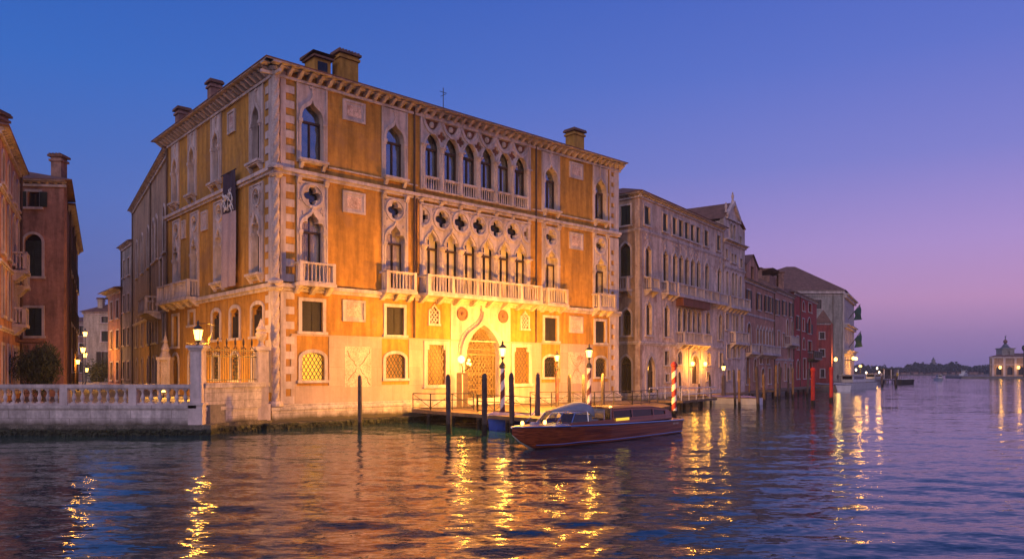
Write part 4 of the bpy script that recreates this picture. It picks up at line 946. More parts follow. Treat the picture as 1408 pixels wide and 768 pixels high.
chimney(bpy.data.objects[b['_r']], -68.4, 124.5, 12.8, 15.4, .8, m='cream_plaster')
MB().tube([(-65.8, 124, 12.8), (-65.8, 124, 15)], .1, 5).tube([(-63.5, 124, 12.8), (-63.5, 124, 15)], .1, 5).box(Fr(-64.8, 124, 1, 0), -1.9, 2.2, -1.5, 1.5, 15, 15.3).build('roof_terrace', 'dark_wood', bpy.data.objects[b['_r']])
W5 = Fr(-86, 140, 1, 0)
house('dim_house', 'dark house in the shadows behind the street lamps, left of the pale house', 'house', W5, 12.5, 1.5, 12.5, 'brown_plaster', [(u, z, u+1.3, z+1.9, 'rect', {}) for u in (2, 5, 8, 10.6) for z in (3, 6.5, 9.8)], depth=8, roof_h=1, inset=3)
for i, (px, py, yy, pw) in enumerate(((117, 460, 96, 2600), (114, 482, 84, 1600), (117, 489, 100, 1200), (119, 509, 112, 900), (107, 497, 66, 700))):
    x, z = (px-704)/1028*yy, 3.2+(510-py)/1028*yy
    lb = ('topmost of the glowing lamps at the end of the left street', 'second highest glowing lamp in the left street', 'third glowing lamp down in the left street, just under another', 'lowest glowing lamp in the left street, above the rounded shrub', 'small lamp close to the brown houses of the left street')[i]
    f = Fr(x, yy, 1, 0); e = empty('street_lamp', (x, yy, 1.5), lb, 'street lamp', 'lamps of the left street')
    MB().lathe(f, 0, 0, [(.12, 1.5), (.06, 1.9), (.045, z-.3), (.08, z-.25)], 8).build('post', 'iron', e)
    lantern(e, f, 0, 0, z-.2, 1.35 if i < 4 else .9, power=pw, rad=.2)

# ------------------------------------------------------------------ landing stage before the palace
e = empty('landing_stage', (2, 46, 0), 'wooden landing stage on piles with a railing, in front of the orange palace', 'dock')
dp = [(-6.3, 46.9), (-5.2, 45.6), (1.3, 37.6), (3.4, 39.4), (5.2, 41.3), (8.2, 45.6), (10.9, 51.5), (11.2, 55.0), (10.2, 61.0), xy(F1.P(29, .62, 0)), xy(F1.P(9.6, .62, 0))]
n = len(dp); mb = MB(); mb.add([(x, y, .62) for x, y in dp]+[(x, y, .82) for x, y in dp], [tuple(range(n)), tuple(range(n, 2*n))]+[(i, (i+1) % n, n+(i+1) % n, n+i) for i in range(n)]); mb.build('deck', 'deck_wood', e)
def seg_along(p, q, st):
    d = math.dist(p, q); k = max(1, round(d/st)); return [(p[0]+(q[0]-p[0])*i/k, p[1]+(q[1]-p[1])*i/k) for i in range(k+1)]
for i in range(1, 8):
    for x, y in seg_along(dp[i], dp[i+1], 2.6)[:-1]: MB().tube([(x+.1, y+.2, -1), (x+.1, y+.2, .63)], .13, 8).build('pile', 'pole_wood', e)
def railing(pts, label, zd=.82, m='iron', h=1.0, nm='railing'):
    r = empty(nm, (pts[0][0], pts[0][1], zd), label, 'railing', 'railings of the landing stage')
    t = MB(); k = 0
    def post(p): MB().tube([(*p, zd), (*p, zd+h)], .035, 5).build('post', m, r)
    for a, b in zip(pts[:-1], pts[1:]):
        sg = seg_along(a, b, 1.5)
        for z in (zd+h, zd+.12, zd+.62): t.tube([(*a, z), (*b, z)], .028, 5)
        for p, q in zip(sg[:-1], sg[1:]):
            post(p); t.tube([(*p, zd+.14), (*q, zd+h-.02)] if k % 2 else [(*p, zd+h-.02), (*q, zd+.14)], .018, 4); k += 1
        post(sg[-1])
    t.build('rails', m, r)
railing([(-6.2, 46.8), (-5.0, 45.9), (-2.4, 46.6)], 'iron railing at the left end of the landing stage by the lattice window')
railing([(1.2, 49.5), (5.5, 50.0), (8.4, 52.2), (10.9, 56.0)], 'long iron railing on the landing stage in front of the right half of the palace')
railing([(-2.2, 46.7), (-2.0, 43.8), (1.0, 40.2)], 'iron railing beside the walkway down to the boat')
# lamps and posts by the palace
def at(px, py, y): return ((px-704)/1028*y, y, 3.2+(510-py)/1028*y)
x, y, z = at(691, 484, 41.3); striped_post(x, y, -.5, z-.85, .135, 'tall plum and white striped post with a bright lantern, just left of the moored boat', lamp=10200, ls=1.08)
x, y, z = at(766, 493, 49.6); striped_post(x, y, -.5, z-.8, .12, 'thin dark striped post with a small lantern, behind the boat windshield', ('pole_wood', 'paint_plum'), lamp=6500, ls=.9)
x, y, z = at(810, 487, 47.2); striped_post(x, y, -.5, z-.85, .135, 'striped lantern post behind the boat cabin, farthest right of the lantern posts', ('paint_plum', 'paint_white'), lamp=10200, ls=1.08)
x, y, z = at(927, 500, 50.5); striped_post(x, y, -.5, 3.55, .165, 'red and white spiral striped post without a lamp, right of the boat stern', ('paint_red', 'paint_white'), 0, pitch=.85)
e0 = at(641, 500, 48.9); e = empty('twin_lantern_stand', (e0[0], e0[1], .82), 'iron lantern stand with a big globe and small lights left of the palace gate', 'lamp')
gf = Fr(e0[0], e0[1], 1, 0); mb = MB(); mb.box(gf, -.62, -.28, -.1, .1, .82, 3.0); mb.box(gf, -.2, .1, -.1, .1, .82, 3.0); mb.box(gf, -.62, .1, -.12, .12, 3.0, 3.1); mb.build('post', 'iron_gate', e)
mb = MB(); mb.tube([gf.P(-.25, 0, 3.1), gf.P(-.25, 0, 3.45), gf.P(-.3, 0, 3.7)], .04, 6); mb.tube([gf.P(-.2, 0, 3.2), gf.P(.1, 0, 3.35), gf.P(.2, 0, 3.5)], .03, 5); mb.build('arm', 'iron', e)
mb = MB(); mb.lathe(gf, -.32, 0, [(.05, 3.72), (.2, 3.82), (.26, 3.98), (.2, 4.14), (.05, 4.24)], 10); mb.build('lamp_glass', 'lamp_glass', e, smooth=True)
for a, b in ((.1, 3.62), (.26, 3.56), (.18, 3.82)): MB().lathe(gf, a, 0, [(.03, b), (.09, b+.06), (.09, b+.14), (.03, b+.2)], 8).build('small_globe', 'lamp_glass', e)
lamp_light(e, gf.P(-.32, -.9, 4.0), 140, .2)
mp = [(495, 515, 592, .13, 'lone dark mooring pole in the water left of the landing stage'), (617, 514, 596, .155, 'leftmost mooring pole in front of the palace gate'), (666, 513, 598, .165, 'mooring pole in front of the middle of the palace gate'),
      (704, 512, 594, .165, 'mooring pole right beside the plum striped lantern post'), (739, 512, 592, .17, 'mooring pole rising behind the boat foredeck'), (783, 514, 580, .14, 'mooring pole between the two lantern posts behind the boat'),
      (803, 514, 578, .13, 'mooring pole touching the right hand lantern post'), (829, 513, 579, .13, 'mooring pole behind the boat, under the last arched window of the palace')]
for px, pt, pb, r, lb in mp:
    y = 3290/(pb-510); x, _, z = at(px, pt, y); pole(x, y, z, r*.88, lb, lean=(random.uniform(-.04, .04), 0), grp='mooring poles before the orange palace')

# ------------------------------------------------------------------ the motor launch
def launch():
    ox, oy = .75, 31.0; hx, hy = .65, .76      # stem at the waterline and direction towards the stern
    f = Fr(ox, oy, hx, hy); e = empty('water_taxi', f.P(5.5, 0, 0), 'varnished mahogany motor launch with a long cabin and grey canvas hood', 'boat')
    LEN = 11.45
    st = []   # stations: u, half beam at deck, deck height, half beam at chine, chine height, keel
    for u, hb, zd, hc, zc, zk in ((-1.15, .02, .96, .01, .66, .62), (-.7, .30, .955, .10, .36, .3), (0, .58, .94, .26, .06, -.05), (1.2, .88, .91, .55, .03, -.3), (2.6, 1.05, .88, .80, .06, -.4), (4.5, 1.14, .83, .98, .03, -.42), (7, 1.14, .78, 1.02, .02, -.42), (9.5, 1.08, .73, .98, .02, -.4), (LEN, 1.0, .70, .92, .02, -.38)):
        st.append((u, hb, zd, hc, zc, zk))
    sec = []
    for u, hb, zd, hc, zc, zk in st:
        pr = [(0, zk), (hc*.6, zk+(zc-zk)*.55), (hc, zc), (hc+(hb-hc)*.35, zc+(zd-zc)*.33), (hc+(hb-hc)*.72, zc+(zd-zc)*.7), (hb, zd)]
        sec.append([f.P(u, -a, b) for a, b in reversed(pr)]+[f.P(u, a, b) for a, b in pr[1:]])
    m = len(sec[0]); hull = MB(); hull.v = [p for s_ in sec for p in s_]
    for i in range(len(sec)-1):
        for k in range(m-1):
            hull.f.append((i*m+k, i*m+k+1, (i+1)*m+k+1, (i+1)*m+k)); hull.mi.append(1 if 4 <= k <= 5 else 0)
    hull.f.append(tuple((len(sec)-1)*m+k for k in range(m))); hull.mi.append(0)
    h = hull.build('hull', ['mahogany', 'hull_white'], e)
    md = h.modifiers.new('s', 'SUBSURF'); md.levels = 0; md.render_levels = 0
    # boot stripe and rubbing strakes
    mb = MB()
    for s_ in (-1, 1):
        mb.tube([f.P(u, s_*(hb+.01), zd-.02) for u, hb, zd, hc, zc, zk in st], .035, 6); mb.tube([f.P(u, s_*(hc+(hb-hc)*.12+.012), zc+(zd-zc)*.10) for u, hb, zd, hc, zc, zk in st[2:]], .018, 5)
    mb.build('rubbing_strake', 'chrome', h)
    dk = MB(); row = []
    for u, hb, zd, *_ in st: row.append([f.P(u, -hb, zd), f.P(u, -hb*.45, zd+.05*min(1, hb)), f.P(u, hb*.45, zd+.05*min(1, hb)), f.P(u, hb, zd)])
    dk.v = [p for r_ in row for p in r_]
    for i in range(len(row)-1):
        for k in range(3): dk.f.append((i*4+k, i*4+k+1, i*4+k+5, i*4+k+4)); dk.mi.append(0)
    dk.build('deck', 'mahogany_deck', h)
    # windshield
    def hoop(u0, u1, w, z): return None
    zb, zt = .95, 1.32
    wb = [(2.9, .92), (1.7, .86), (1.05, .55), (.85, 0), (1.05, -.55), (1.7, -.86), (2.9, -.92)]; wt = [(3.0, .80), (2.15, .74), (1.65, .48), (1.5, 0), (1.65, -.48), (2.15, -.74), (3.0, -.80)]
    mb = MB(); mb.v = [f.P(a, b, zb) for a, b in wb]+[f.P(a, b, zt+.12) for a, b in wt]; mb.f = [(i, i+1, 8+i, 7+i) for i in range(6)]; mb.mi = [0]*6
    ws = mb.build('windshield', 'boat_glass', e)
    mb = MB(); mb.tube([f.P(a, b, zb) for a, b in wb], .03, 5); mb.tube([f.P(a, b, zt+.12) for a, b in wt], .028, 5)
    for i in range(7): mb.tube([f.P(*wb[i], zb), f.P(*wt[i], zt+.12)], .022, 5)
    mb.build('windshield_frame', 'chrome', ws)
    # canvas hood
    vs = []; nu, nv = 10, 16
    for i in range(nu+1):
        t = i/nu
        for j in range(nv+1):
            a = math.pi*j/nv; ca, sa = math.cos(a), max(0, math.sin(a)); uf = 1.48+1.5*abs(ca)**1.7; zf = 1.46; ub = 3.45; zb_ = 1.14+.66*sa**.65
            vs.append(f.P(uf+(ub-uf)*t, (.80+.06*t)*ca, zf+(zb_-zf)*t**.75))
    for i in range(0):
        t = i/nu; u = 1.55+1.75*t; w = .56+.34*min(1, t*2.0)**.6; top = .08+.34*math.sin(math.pi*min(1, .12+t*.62))
        for j in range(nv+1): a = math.pi*j/nv; vs.append(f.P(u+.12*math.cos(a)**2*t, w*math.cos(a), 1.44+top*math.sin(a)**.8-(.05 if j in (0, nv) else 0)))
    mb = MB(); mb.add(vs, [(i*(nv+1)+j, i*(nv+1)+j+1, (i+1)*(nv+1)+j+1, (i+1)*(nv+1)+j) for i in range(nu) for j in range(nv)]); hd = mb.build('canvas_hood', 'canvas_grey', e, smooth=True)
    sd = hd.modifiers.new('t', 'SOLIDIFY'); sd.thickness = .03
    # coaming round the cockpit, seats
    mb = MB(); 
    for s_ in (-1, 1): mb.box(f, 1.6, 4.9, min(s_*.90, s_*.96), max(s_*.90, s_*.96), .80, 1.02)
    mb.box(f, 3.3, 3.8, -.85, .85, .6, .98); mb.box(f, 4.85, 4.92, -.9, .9, .8, 1.4); mb.build('cockpit', 'mahogany', e)
    mb = MB(); mb.box(f, 3.2, 3.35, -.8, .8, .9, 1.3); mb.box(f, 3.35, 3.85, -.8, .8, .98, 1.06); mb.build('seat', 'canvas_grey', e)
    # cabin with side windows
    cu = [(4.9, .92, 1.50), (6.5, .95, 1.51), (8.5, .93, 1.46), (9.8, .88, 1.33), (10.6, .80, 1.12)]
    cb = MB(); gl = MB()
    for s_ in (-1, 1):
        for (u0, w0, t0), (u1, w1, t1) in zip(cu[:-1], cu[1:]):
            z0a, z1a = .80, .80; wz0, wz1 = 1.04, 1.04
            def q(u, w, z): return f.P(u, s_*(w-.10*(z-.8)/.8), z)
            cb.add([q(u0, w0, z0a), q(u1, w1, z1a), q(u1, w1, wz1), q(u0, w0, wz0)], [(0, 1, 2, 3)]); cb.add([q(u0, w0, t0-.12), q(u1, w1, t1-.12), q(u1, w1, t1), q(u0, w0, t0)], [(0, 1, 2, 3)])
            cb.add([q(u0, w0+.01, wz0), q(u0+.09, w0+.01, wz0), q(u0+.09, w0+.01, t0-.1), q(u0, w0+.01, t0-.1)], [(0, 1, 2, 3)])
            if u1 < 10.5: gl.add([q(u0, w0-.03, wz0), q(u1, w1-.03, wz1), q(u1, w1-.03, t1-.12), q(u0, w0-.03, t0-.12)], [(0, 1, 2, 3)])
            else: cb.add([q(u0, w0, wz0), q(u1, w1, wz1-.0), q(u1, w1, max(t1-.12, wz1)), q(u0, w0, t0-.12)], [(0, 1, 2, 3)])
    cb.box(f, 4.88, 4.95, -.85, -.35, .8, 1.55); cb.box(f, 4.88, 4.95, .35, .85, .8, 1.55); cb.box(f, 10.5, 10.6, -.78, .78, .75, 1.16)
    c = cb.build('cabin', 'mahogany', e); gl.build('cabin_window', 'glass_dark', c)
    rf_ = MB(); vs = []
    for u, w, t in [(4.6, .93, 1.52)]+cu: vs += [f.P(u, -w+.05, t), f.P(u, -w*.5, t+.06), f.P(u, w*.5, t+.06), f.P(u, w-.05, t)]
    rf_.add(vs, [(i*4+k, i*4+k+1, i*4+k+5, i*4+k+4) for i in range(5) for k in range(3)]); r_ = rf_.build('cabin_roof', 'mahogany_deck', c); sd = r_.modifiers.new('t', 'SOLIDIFY'); sd.thickness = .05
    MB().box(f, 5.05, 6.15, .955, .985, .93, 1.05).build('light_strip', 'lit_strip', c)
    MB().box(f, 4.15, 4.2, -.86, .9, .8, 1.5).box(f, 4.7, 4.75, -.86, .9, .8, 1.5).build('door_frame', 'chrome', c)
    g = MB(); 
    for (u, o) in ((-.65, .12), (.35, .50)): MB().lathe(f, u, o, [(.03, 1.0), (.07, 1.06), (.07, 1.12), (.03, 1.18)], 8).build('running_light', 'lamp_glass', e)
    MB().lathe(f, 4.95, .72, [(.03, 1.44), (.075, 1.49), (.075, 1.56), (.03, 1.6)], 8).build('cabin_light', 'lamp_glass', e)
    MB().tube([f.P(-.5, 0, 1.0), f.P(-.2, .0, 1.15), f.P(.35, 0, 1.55)], .015, 4).build('bow_staff', 'chrome', e)
    MB().box(f, .1, .5, -.1, .1, .97, 1.06).tube([f.P(.3, -.2, 1.05), f.P(.3, .2, 1.05)], .03, 6).build('cleat', 'chrome', e)
    # small faded registration marks near the stern, unreadable in the photograph
    lt = MB()
    for i, hgt in enumerate((.07, .09, .06, .09, .08)): lt.tube([f.P(10.3+i*.12, 1.035, .50), f.P(10.34+i*.12, 1.035, .50+hgt)], .012, 4)
    lt.build('registration_mark', 'paint_white', h)
launch()
# small blue work boat behind the poles
def skiff(x, y, dx, dy, L, B, zt, label, m='hull_white', cover=None, cab=None, grp=None, nm='moored_boat', cat='boat'):
    f = Fr(x, y, dx, dy); e = empty(nm, f.P(L/2, 0, 0), label, cat, grp); rows = []
    for t, w, zz in ((0, .05, 1.12), (.08, .45, 1.08), (.25, .85, 1.02), (.5, 1, 1), (.8, .96, 1), (1, .86, 1.0)):
        u = t*L; hb = B/2*w; rows.append([f.P(u, -hb, zt*zz), f.P(u+.1, -hb*.8, 0.0), f.P(u+.15, 0, -.25), f.P(u+.1, hb*.8, 0), f.P(u, hb, zt*zz)])
    mb = MB(); mb.v = [p for r_ in rows for p in r_]
    for i in range(5):
        for k in range(4): mb.f.append((i*5+k, i*5+k+1, i*5+k+6, i*5+k+5)); mb.mi.append(0)
    mb.f.append(tuple(25+k for k in range(5))); mb.mi.append(0); mb.build('hull', m, e)
    mb = MB(); nv = 4; vs = []
    for i, r_ in enumerate(rows):
        a, b = Vector(r_[0]), Vector(r_[4])
        for j in range(nv+1): p = a+(b-a)*j/nv; h = (.22 if cover else -.05)*math.sin(math.pi*j/nv)*(1 if 0 < i < 5 else .3); vs.append((p.x, p.y, p.z+h-.01))
    mb.add(vs, [(i*(nv+1)+j, i*(nv+1)+j+1, (i+1)*(nv+1)+j+1, (i+1)*(nv+1)+j) for i in range(5) for j in range(nv)]); mb.build('cover' if cover else 'deck', cover or 'deck_wood', e)
    mb = MB()
    for s_ in (0, 4): mb.tube([r_[s_] for r_ in rows], .04, 5)
    mb.build('gunwale', 'paint_white' if m != 'hull_white' else 'deck_wood', e)
    if cab:
        mb = MB(); mb.box(f, L*.35, L*.7, -B*.3, B*.3, zt, zt+cab); mb.box(f, L*.32, L*.73, -B*.35, B*.35, zt+cab, zt+cab+.08); c = mb.build('cabin', 'hull_white', e)
        MB().box(f, L*.38, L*.67, B*.3, B*.3+.02, zt+cab*.45, zt+cab*.85).box(f, L*.38, L*.67, -B*.3-.02, -B*.3, zt+cab*.45, zt+cab*.85).box(f, L*.35-.02, L*.35, -B*.25, B*.25, zt+cab*.45, zt+cab*.85).build('cabin_window', 'glass_dark', c)
    return e
skiff(-1.35, 40.9, 1, .12, 4.4, 1.7, .72, 'small bright blue work boat tucked behind the poles at the launch bow', 'paint_blue', 'canvas_blue')

# ------------------------------------------------------------------ the bank beyond: quay and palaces on the right
slab('right_bank_quay', [(11.7, 68.6), (28.3, 91.2), (33, 98), (62, 149), (84, 183), (92, 205), (140, 330), (60, 400), (-20, 140), (6, 75)], -1, .75, 'paving', 'low quay under the palaces of the far right bank')
GB = Fr(11.6, 68.0, .5873, .8094); GL = Fr(11.6, 68.0, -.738, .675, -1)
b = empty('pale_palace', (11.6, 68, 0), 'pale pink gothic palace with a lamplit arched doorway, next to the orange palace', 'palace'); hB = []; hL = []
def bw(fr, hs, lst, kind, **k):
    for (u0, z0, u1, z1) in lst: hs.append(window(b, fr, u0, z0, u1, z1, kind, **k))
SD = ('i', 'shutter_green')
bw(GB, hB, [(.95, 16.7, 2.1, 18.4), (4.95, 16.7, 6.0, 18.4), (7.2, 16.7, 8.2, 18.4), (8.7, 16.7, 9.7, 18.4), (10.2, 16.7, 11.2, 18.4), (11.7, 16.7, 12.7, 18.4), (13.2, 16.7, 14.2, 18.4), (15.5, 16.7, 16.6, 18.4), (19.2, 16.7, 20.2, 18.4)], 'rect', shut=SD)
bw(GB, hB, [(1.2, 11.95, 2.35, 14.95), (5.0, 11.9, 6.1, 14.95), (7.25, 11.95, 8.3, 15), (8.75, 11.95, 9.8, 15), (10.25, 11.95, 11.3, 15), (11.75, 11.95, 12.8, 15), (13.3, 11.95, 14.35, 15), (15.7, 11.9, 16.75, 15), (19.35, 11.9, 20.5, 14.9)], 'tref', t=.2)
bw(GB, hB, [(1.35, 6.55, 2.45, 9.75), (5.3, 6.55, 6.45, 9.75), (16.0, 6.9, 17.05, 9.85), (19.7, 6.75, 20.7, 9.75)], 'tref', t=.2)
bw(GB, hB, [(8.5+1.27*k, 7.15, 9.5+1.27*k, 9.6) for k in range(5)], 'round', t=.13, lit=None)
bw(GB, hB, [(5.35, 3.8, 6.4, 5.15), (20.0, 3.8, 21.0, 5.25), (5.5, 2.2, 6.4, 2.9), (16.2, 2.25, 17.1, 3.1)], 'rect')
bw(GB, hB, [(8.5, 3.9, 9.5, 5.2), (16.3, 3.85, 17.3, 5.25)], 'round')
bw(GB, hB, [(1.5, 1.1, 3.2, 4.6)], 'lancet', t=.3, zs=3.2)
bw(GL, hL, [(.95, 16.65, 2.05, 18.45)], 'rect', shut=SD); bw(GL, hL, [(.95, 11.95, 2.1, 15)], 'lancet', shut=SD); bw(GL, hL, [(.9, 6.5, 1.85, 8.9), (.85, 1.1, 2.1, 4.6)], 'lancet')
pl = arch('round', 11.9, 13.9, 1.9, 4.85); hB.append(pl)
w = MB().ribbon(GB, pl, arch('round', 11.6, 14.2, 1.9, 5.15), -.1, .12).box(GB, 11.2, 11.5, .01, .1, 1.6, 5.6).box(GB, 14.3, 14.6, .01, .1, 1.6, 5.6).box(GB, 11.1, 14.7, .01, .2, 5.6, 5.8).build('portal', 'white_stone', b)
MB().box(GB, 11.85, 13.95, -.3, -.26, 1.8, 3.7).build('door', 'dark_wood', w); x = MB(); lattice(x, GB, arch('round', 11.95, 13.85, 3.85, 4.85), -.2, .3, .06); x.build('fanlight', 'iron_gate', w); MB().box(GB, 11.85, 13.95, -.31, -.3, 3.7, 4.9).build('pane', 'lit_dim', w)
for i, u in enumerate((11.25, 14.65)):
    MB().lathe(GB, u, .45, [(.05, 3.75), (.16, 3.82), (.2, 4.1), (.05, 4.2)], 8).build('lamp_glass', 'lamp_glass', w); MB().tube([GB.P(u, 0, 3.6), GB.P(u, .45, 3.6), GB.P(u, .45, 3.76)], .03, 5).build('lamp_bracket', 'iron', w)
    lamp_light(w, GB.P(u, .75, 4.0), 420, .15)
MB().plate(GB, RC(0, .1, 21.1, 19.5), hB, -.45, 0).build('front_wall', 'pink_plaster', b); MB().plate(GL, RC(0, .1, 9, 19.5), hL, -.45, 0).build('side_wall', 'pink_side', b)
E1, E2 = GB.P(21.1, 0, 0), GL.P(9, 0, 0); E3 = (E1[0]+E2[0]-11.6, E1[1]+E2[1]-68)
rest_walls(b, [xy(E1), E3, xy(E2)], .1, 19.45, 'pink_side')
r = roof(b, 'roof', [(11.6, 68), xy(E1), E3, xy(E2)], 19.5, 1.8, 4, over=.6)
for fr, L in ((GB, 21.1), (GL, 9)): cornice(b, fr, -.3, L, 19.45, .3, .5, .55, bw=.18); string(b, fr, 0, L, 16.2, .14, .1); string(b, fr, 0, L, 5.95, .18, .15); MB().box(fr, 0, L, .003, .12, .1, 1.2).build('plinth', 'plinth_stone', b)
balcony(b, GB, 1.0, 2.9, 10.75, 11.85, proj=.7, pitch=.3); balcony(b, GB, 4.8, 6.6, 10.75, 11.85, proj=.7, pitch=.3); balcony(b, GB, 6.9, 17.9, 10.7, 11.85, proj=.85, pitch=.3); balcony(b, GB, 18.3, 20.9, 10.75, 11.85, proj=.7, pitch=.3); balcony(b, GB, 8.2, 15.6, 6.05, 7.15, proj=.9, pitch=.3); balcony(b, GL, .8, 2.3, 10.7, 11.8, proj=.7, pitch=.3)
MB().wedge(GB, 8.1, 15.1, .02, .8, 9.7, 10.55, 1.0).build('awning', 'awning_brown', b)
cv = MB(); rr = random.Random(8)
for k in range(60):
    u = rr.choice([1.8, 5.5, 7.8, 9.3, 10.8, 12.3, 13.8, 16.2, 19.9])+rr.uniform(-.7, .7); z = 15.1+rr.uniform(.2, .9); s2 = rr.uniform(.05, .11); cv.box(GB, u-s2, u+s2, .003, .06, z-s2, z+s2)
cv.build('carving', 'carved_stone', b)
mb = MB(); mb.tube([(9.5, 71, 19.6), (9.5, 71, 22.6)], .04, 4); mb.tube([(9.2, 71, 22.2), (9.8, 71, 22.2)], .03, 4); mb.build('aerial', 'iron', r)
# taller baroque wing with a small pediment
GC = Fr(*xy(GB.P(21.25, .05, 0)), .5873, .8094)
b = empty('pediment_palace', GC.P(0, 0, 0), 'tall pale palace wing with a small statue topped pediment', 'palace'); hC = []
bw(GC, hC, [(.6, 11.95, 1.4, 14.7), (2.5, 11.9, 3.4, 14.75), (3.6, 11.9, 4.4, 14.75), (5.1, 11.9, 5.9, 14.6)], 'round'); bw(GC, hC, [(.6, 8.0, 1.5, 9.8), (2.9, 7.9, 3.7, 9.8), (3.95, 7.9, 4.7, 9.8), (5.6, 7.9, 6.4, 9.8)], 'rect')
bw(GC, hC, [(.5, 16.1, 1.2, 17.2), (2.4, 15.9, 3.1, 16.9), (3.4, 15.9, 4.1, 16.9), (5.4, 15.6, 6.2, 16.7), (5.2, 18.3, 5.9, 19.3), (1.0, 4.7, 2.1, 6.3), (3.0, 4.8, 3.9, 6.4), (4.5, 4.8, 5.3, 6.4), (1.1, 2.2, 2.1, 3.3), (4.6, 2.2, 5.5, 3.4)], 'rect'); bw(GC, hC, [(1.9, 18.6, 2.7, 20.4), (3.0, 18.6, 3.7, 20.4)], 'round')
MB().plate(GC, RC(0, .1, 7.2, 18.2), [h for h in hC if h[0][1] < 18], -.45, 0).plate(GC, [(0, 18.2), (7.2, 18.2), (7.2, 20.0), (5.0, 20.8), (4.6, 21.4), (2.9, 22.9), (.9, 21.4), (.5, 20.8), (0, 20.8)], [h for h in hC if h[0][1] > 18], -.45, 0).build('front_wall', 'rose_plaster', b)
cornice(b, GC, -.1, 7.4, 18.3, .25, .5, .5); string(b, GC, 0, 7.2, 15.3, .16, .15); string(b, GC, 0, 7.2, 10.4, .16, .15); balcony(b, GC, .2, 6.9, 10.6, 11.8, proj=.8, pitch=.3); balcony(b, GC, 2.0, 6.8, 6.5, 7.8, proj=.7, pitch=.3)
mb = MB(); mb.ribbon(GC, [(.8, 20.9), (2.9, 22.6), (5.0, 20.9)], [(.6, 21.2), (2.9, 23.1), (5.2, 21.2)], -.1, .3); mb.box(GC, .6, 5.2, .005, .25, 20.7, 20.9); mb.build('pediment', 'white_stone', b)
for u, z in ((2.9, 23.0), (.7, 21.4)): MB().lathe(GC, u, 0, [(.2, z), (.1, z+.2), (.14, z+.5), (.18, z+.7), (.08, z+.9), (.11, z+1.0), (.03, z+1.15)], 7).build('statue', 'carved_stone', b)
p = [xy(GC.P(0, 0, 0)), xy(GC.P(7.2, 0, 0)), xy(GC.P(7.2, -12, 0)), xy(GC.P(0, -12, 0))]
rest_walls(b, [p[1], p[2], p[3], p[0]], .1, 20.4, 'rose_plaster')
mb = MB(); mb.add([GC.P(-.3, .1, 20.6), GC.P(-.3, -12, 20.6), GC.P(2.9, -12, 22.9), GC.P(2.9, .1, 22.9), GC.P(7.4, -12, 20.4), GC.P(7.4, .1, 20.4)], [(0, 1, 2, 3), (3, 2, 4, 5)]); mb.add([GC.P(0, -12, 20.4), GC.P(7.2, -12, 20.4), GC.P(2.9, -12, 22.9)], [(0, 1, 2)]); mb.build('roof', 'roof_tile', b)
# row of smaller houses
GP = Fr(28.3, 91.3, .5208, .8537)
def sh(fr, name, label, L0, L1, z0, ze, m, wins, **k):
    f = Fr(*xy(fr.P(L0, 0, 0)), fr.dx, fr.dy); return house(name, label, 'house', f, L1-L0, z0, ze, m, [(w[0]-L0, w[1], w[2]-L0, w[3], *w[4:]) for w in wins], **k), f
so = dict(shut=('o', 'shutter_dark'), frame=False)
b, f = sh(GP, 'salmon_house', 'salmon pink house with open dark shutters and a dormer, beyond the pediment palace', 0, 17, .75, 14.6, 'salmon_plaster',
  [(1.6, 11.1, 2.9, 13.3, 'rect', so), (6.9, 11.2, 8.3, 13.3, 'rect', so), (11.3, 11.3, 12.5, 13.4, 'rect', so), (13.6, 11.3, 15.0, 13.4, 'rect', so), (1.6, 6.7, 3.4, 9.2, 'round', {})]+[(6.4+1.75*k, 6.8, 7.6+1.75*k, 9.1, 'tref', {}) for k in range(6)]+[(1, 1.6, 2.6, 5, 'round', {}), (5, 2, 6.4, 4.8, 'round', {}), (8, 4.2, 9.4, 5.3, 'rect', {}), (12, 4.2, 13.4, 5.3, 'rect', {}), (9, 1.2, 10.8, 3.6, 'round', {}), (13, 1.5, 14.5, 3.6, 'rect', {})], depth=12, roof_h=2.2, inset=5, pipe=(16.6,), courses=(10.4,))
balcony(b, f, .4, 4.2, 5.5, 6.6, proj=.9, pitch=.35); balcony(b, f, 6.0, 16.8, 5.5, 6.6, proj=.9, pitch=.35)
rr_ = bpy.data.objects[b['_r']]; dm = MB(); dm.plate(f, [(3.8, 14.3), (9.8, 14.3), (9.8, 16.8), (6.8, 18.2), (3.8, 16.8)], [RC(6.0, 14.9, 7.6, 16.8)], -.9, -.6); dm.box(f, 6.0, 7.6, -.85, -.8, 14.9, 16.8, 1); dm.box(f, 3.8, 9.8, -4.5, -.9, 14.3, 16.8)
dm.add([f.P(3.4, -.4, 16.75), f.P(3.4, -5, 16.75), f.P(6.8, -5, 18.4), f.P(6.8, -.4, 18.4), f.P(10.2, -5, 16.75), f.P(10.2, -.4, 16.75)], [(0, 1, 2, 3), (3, 2, 4, 5)], 2); dm.build('dormer', ['salmon_plaster', 'glass_dark', 'roof_tile'], rr_)
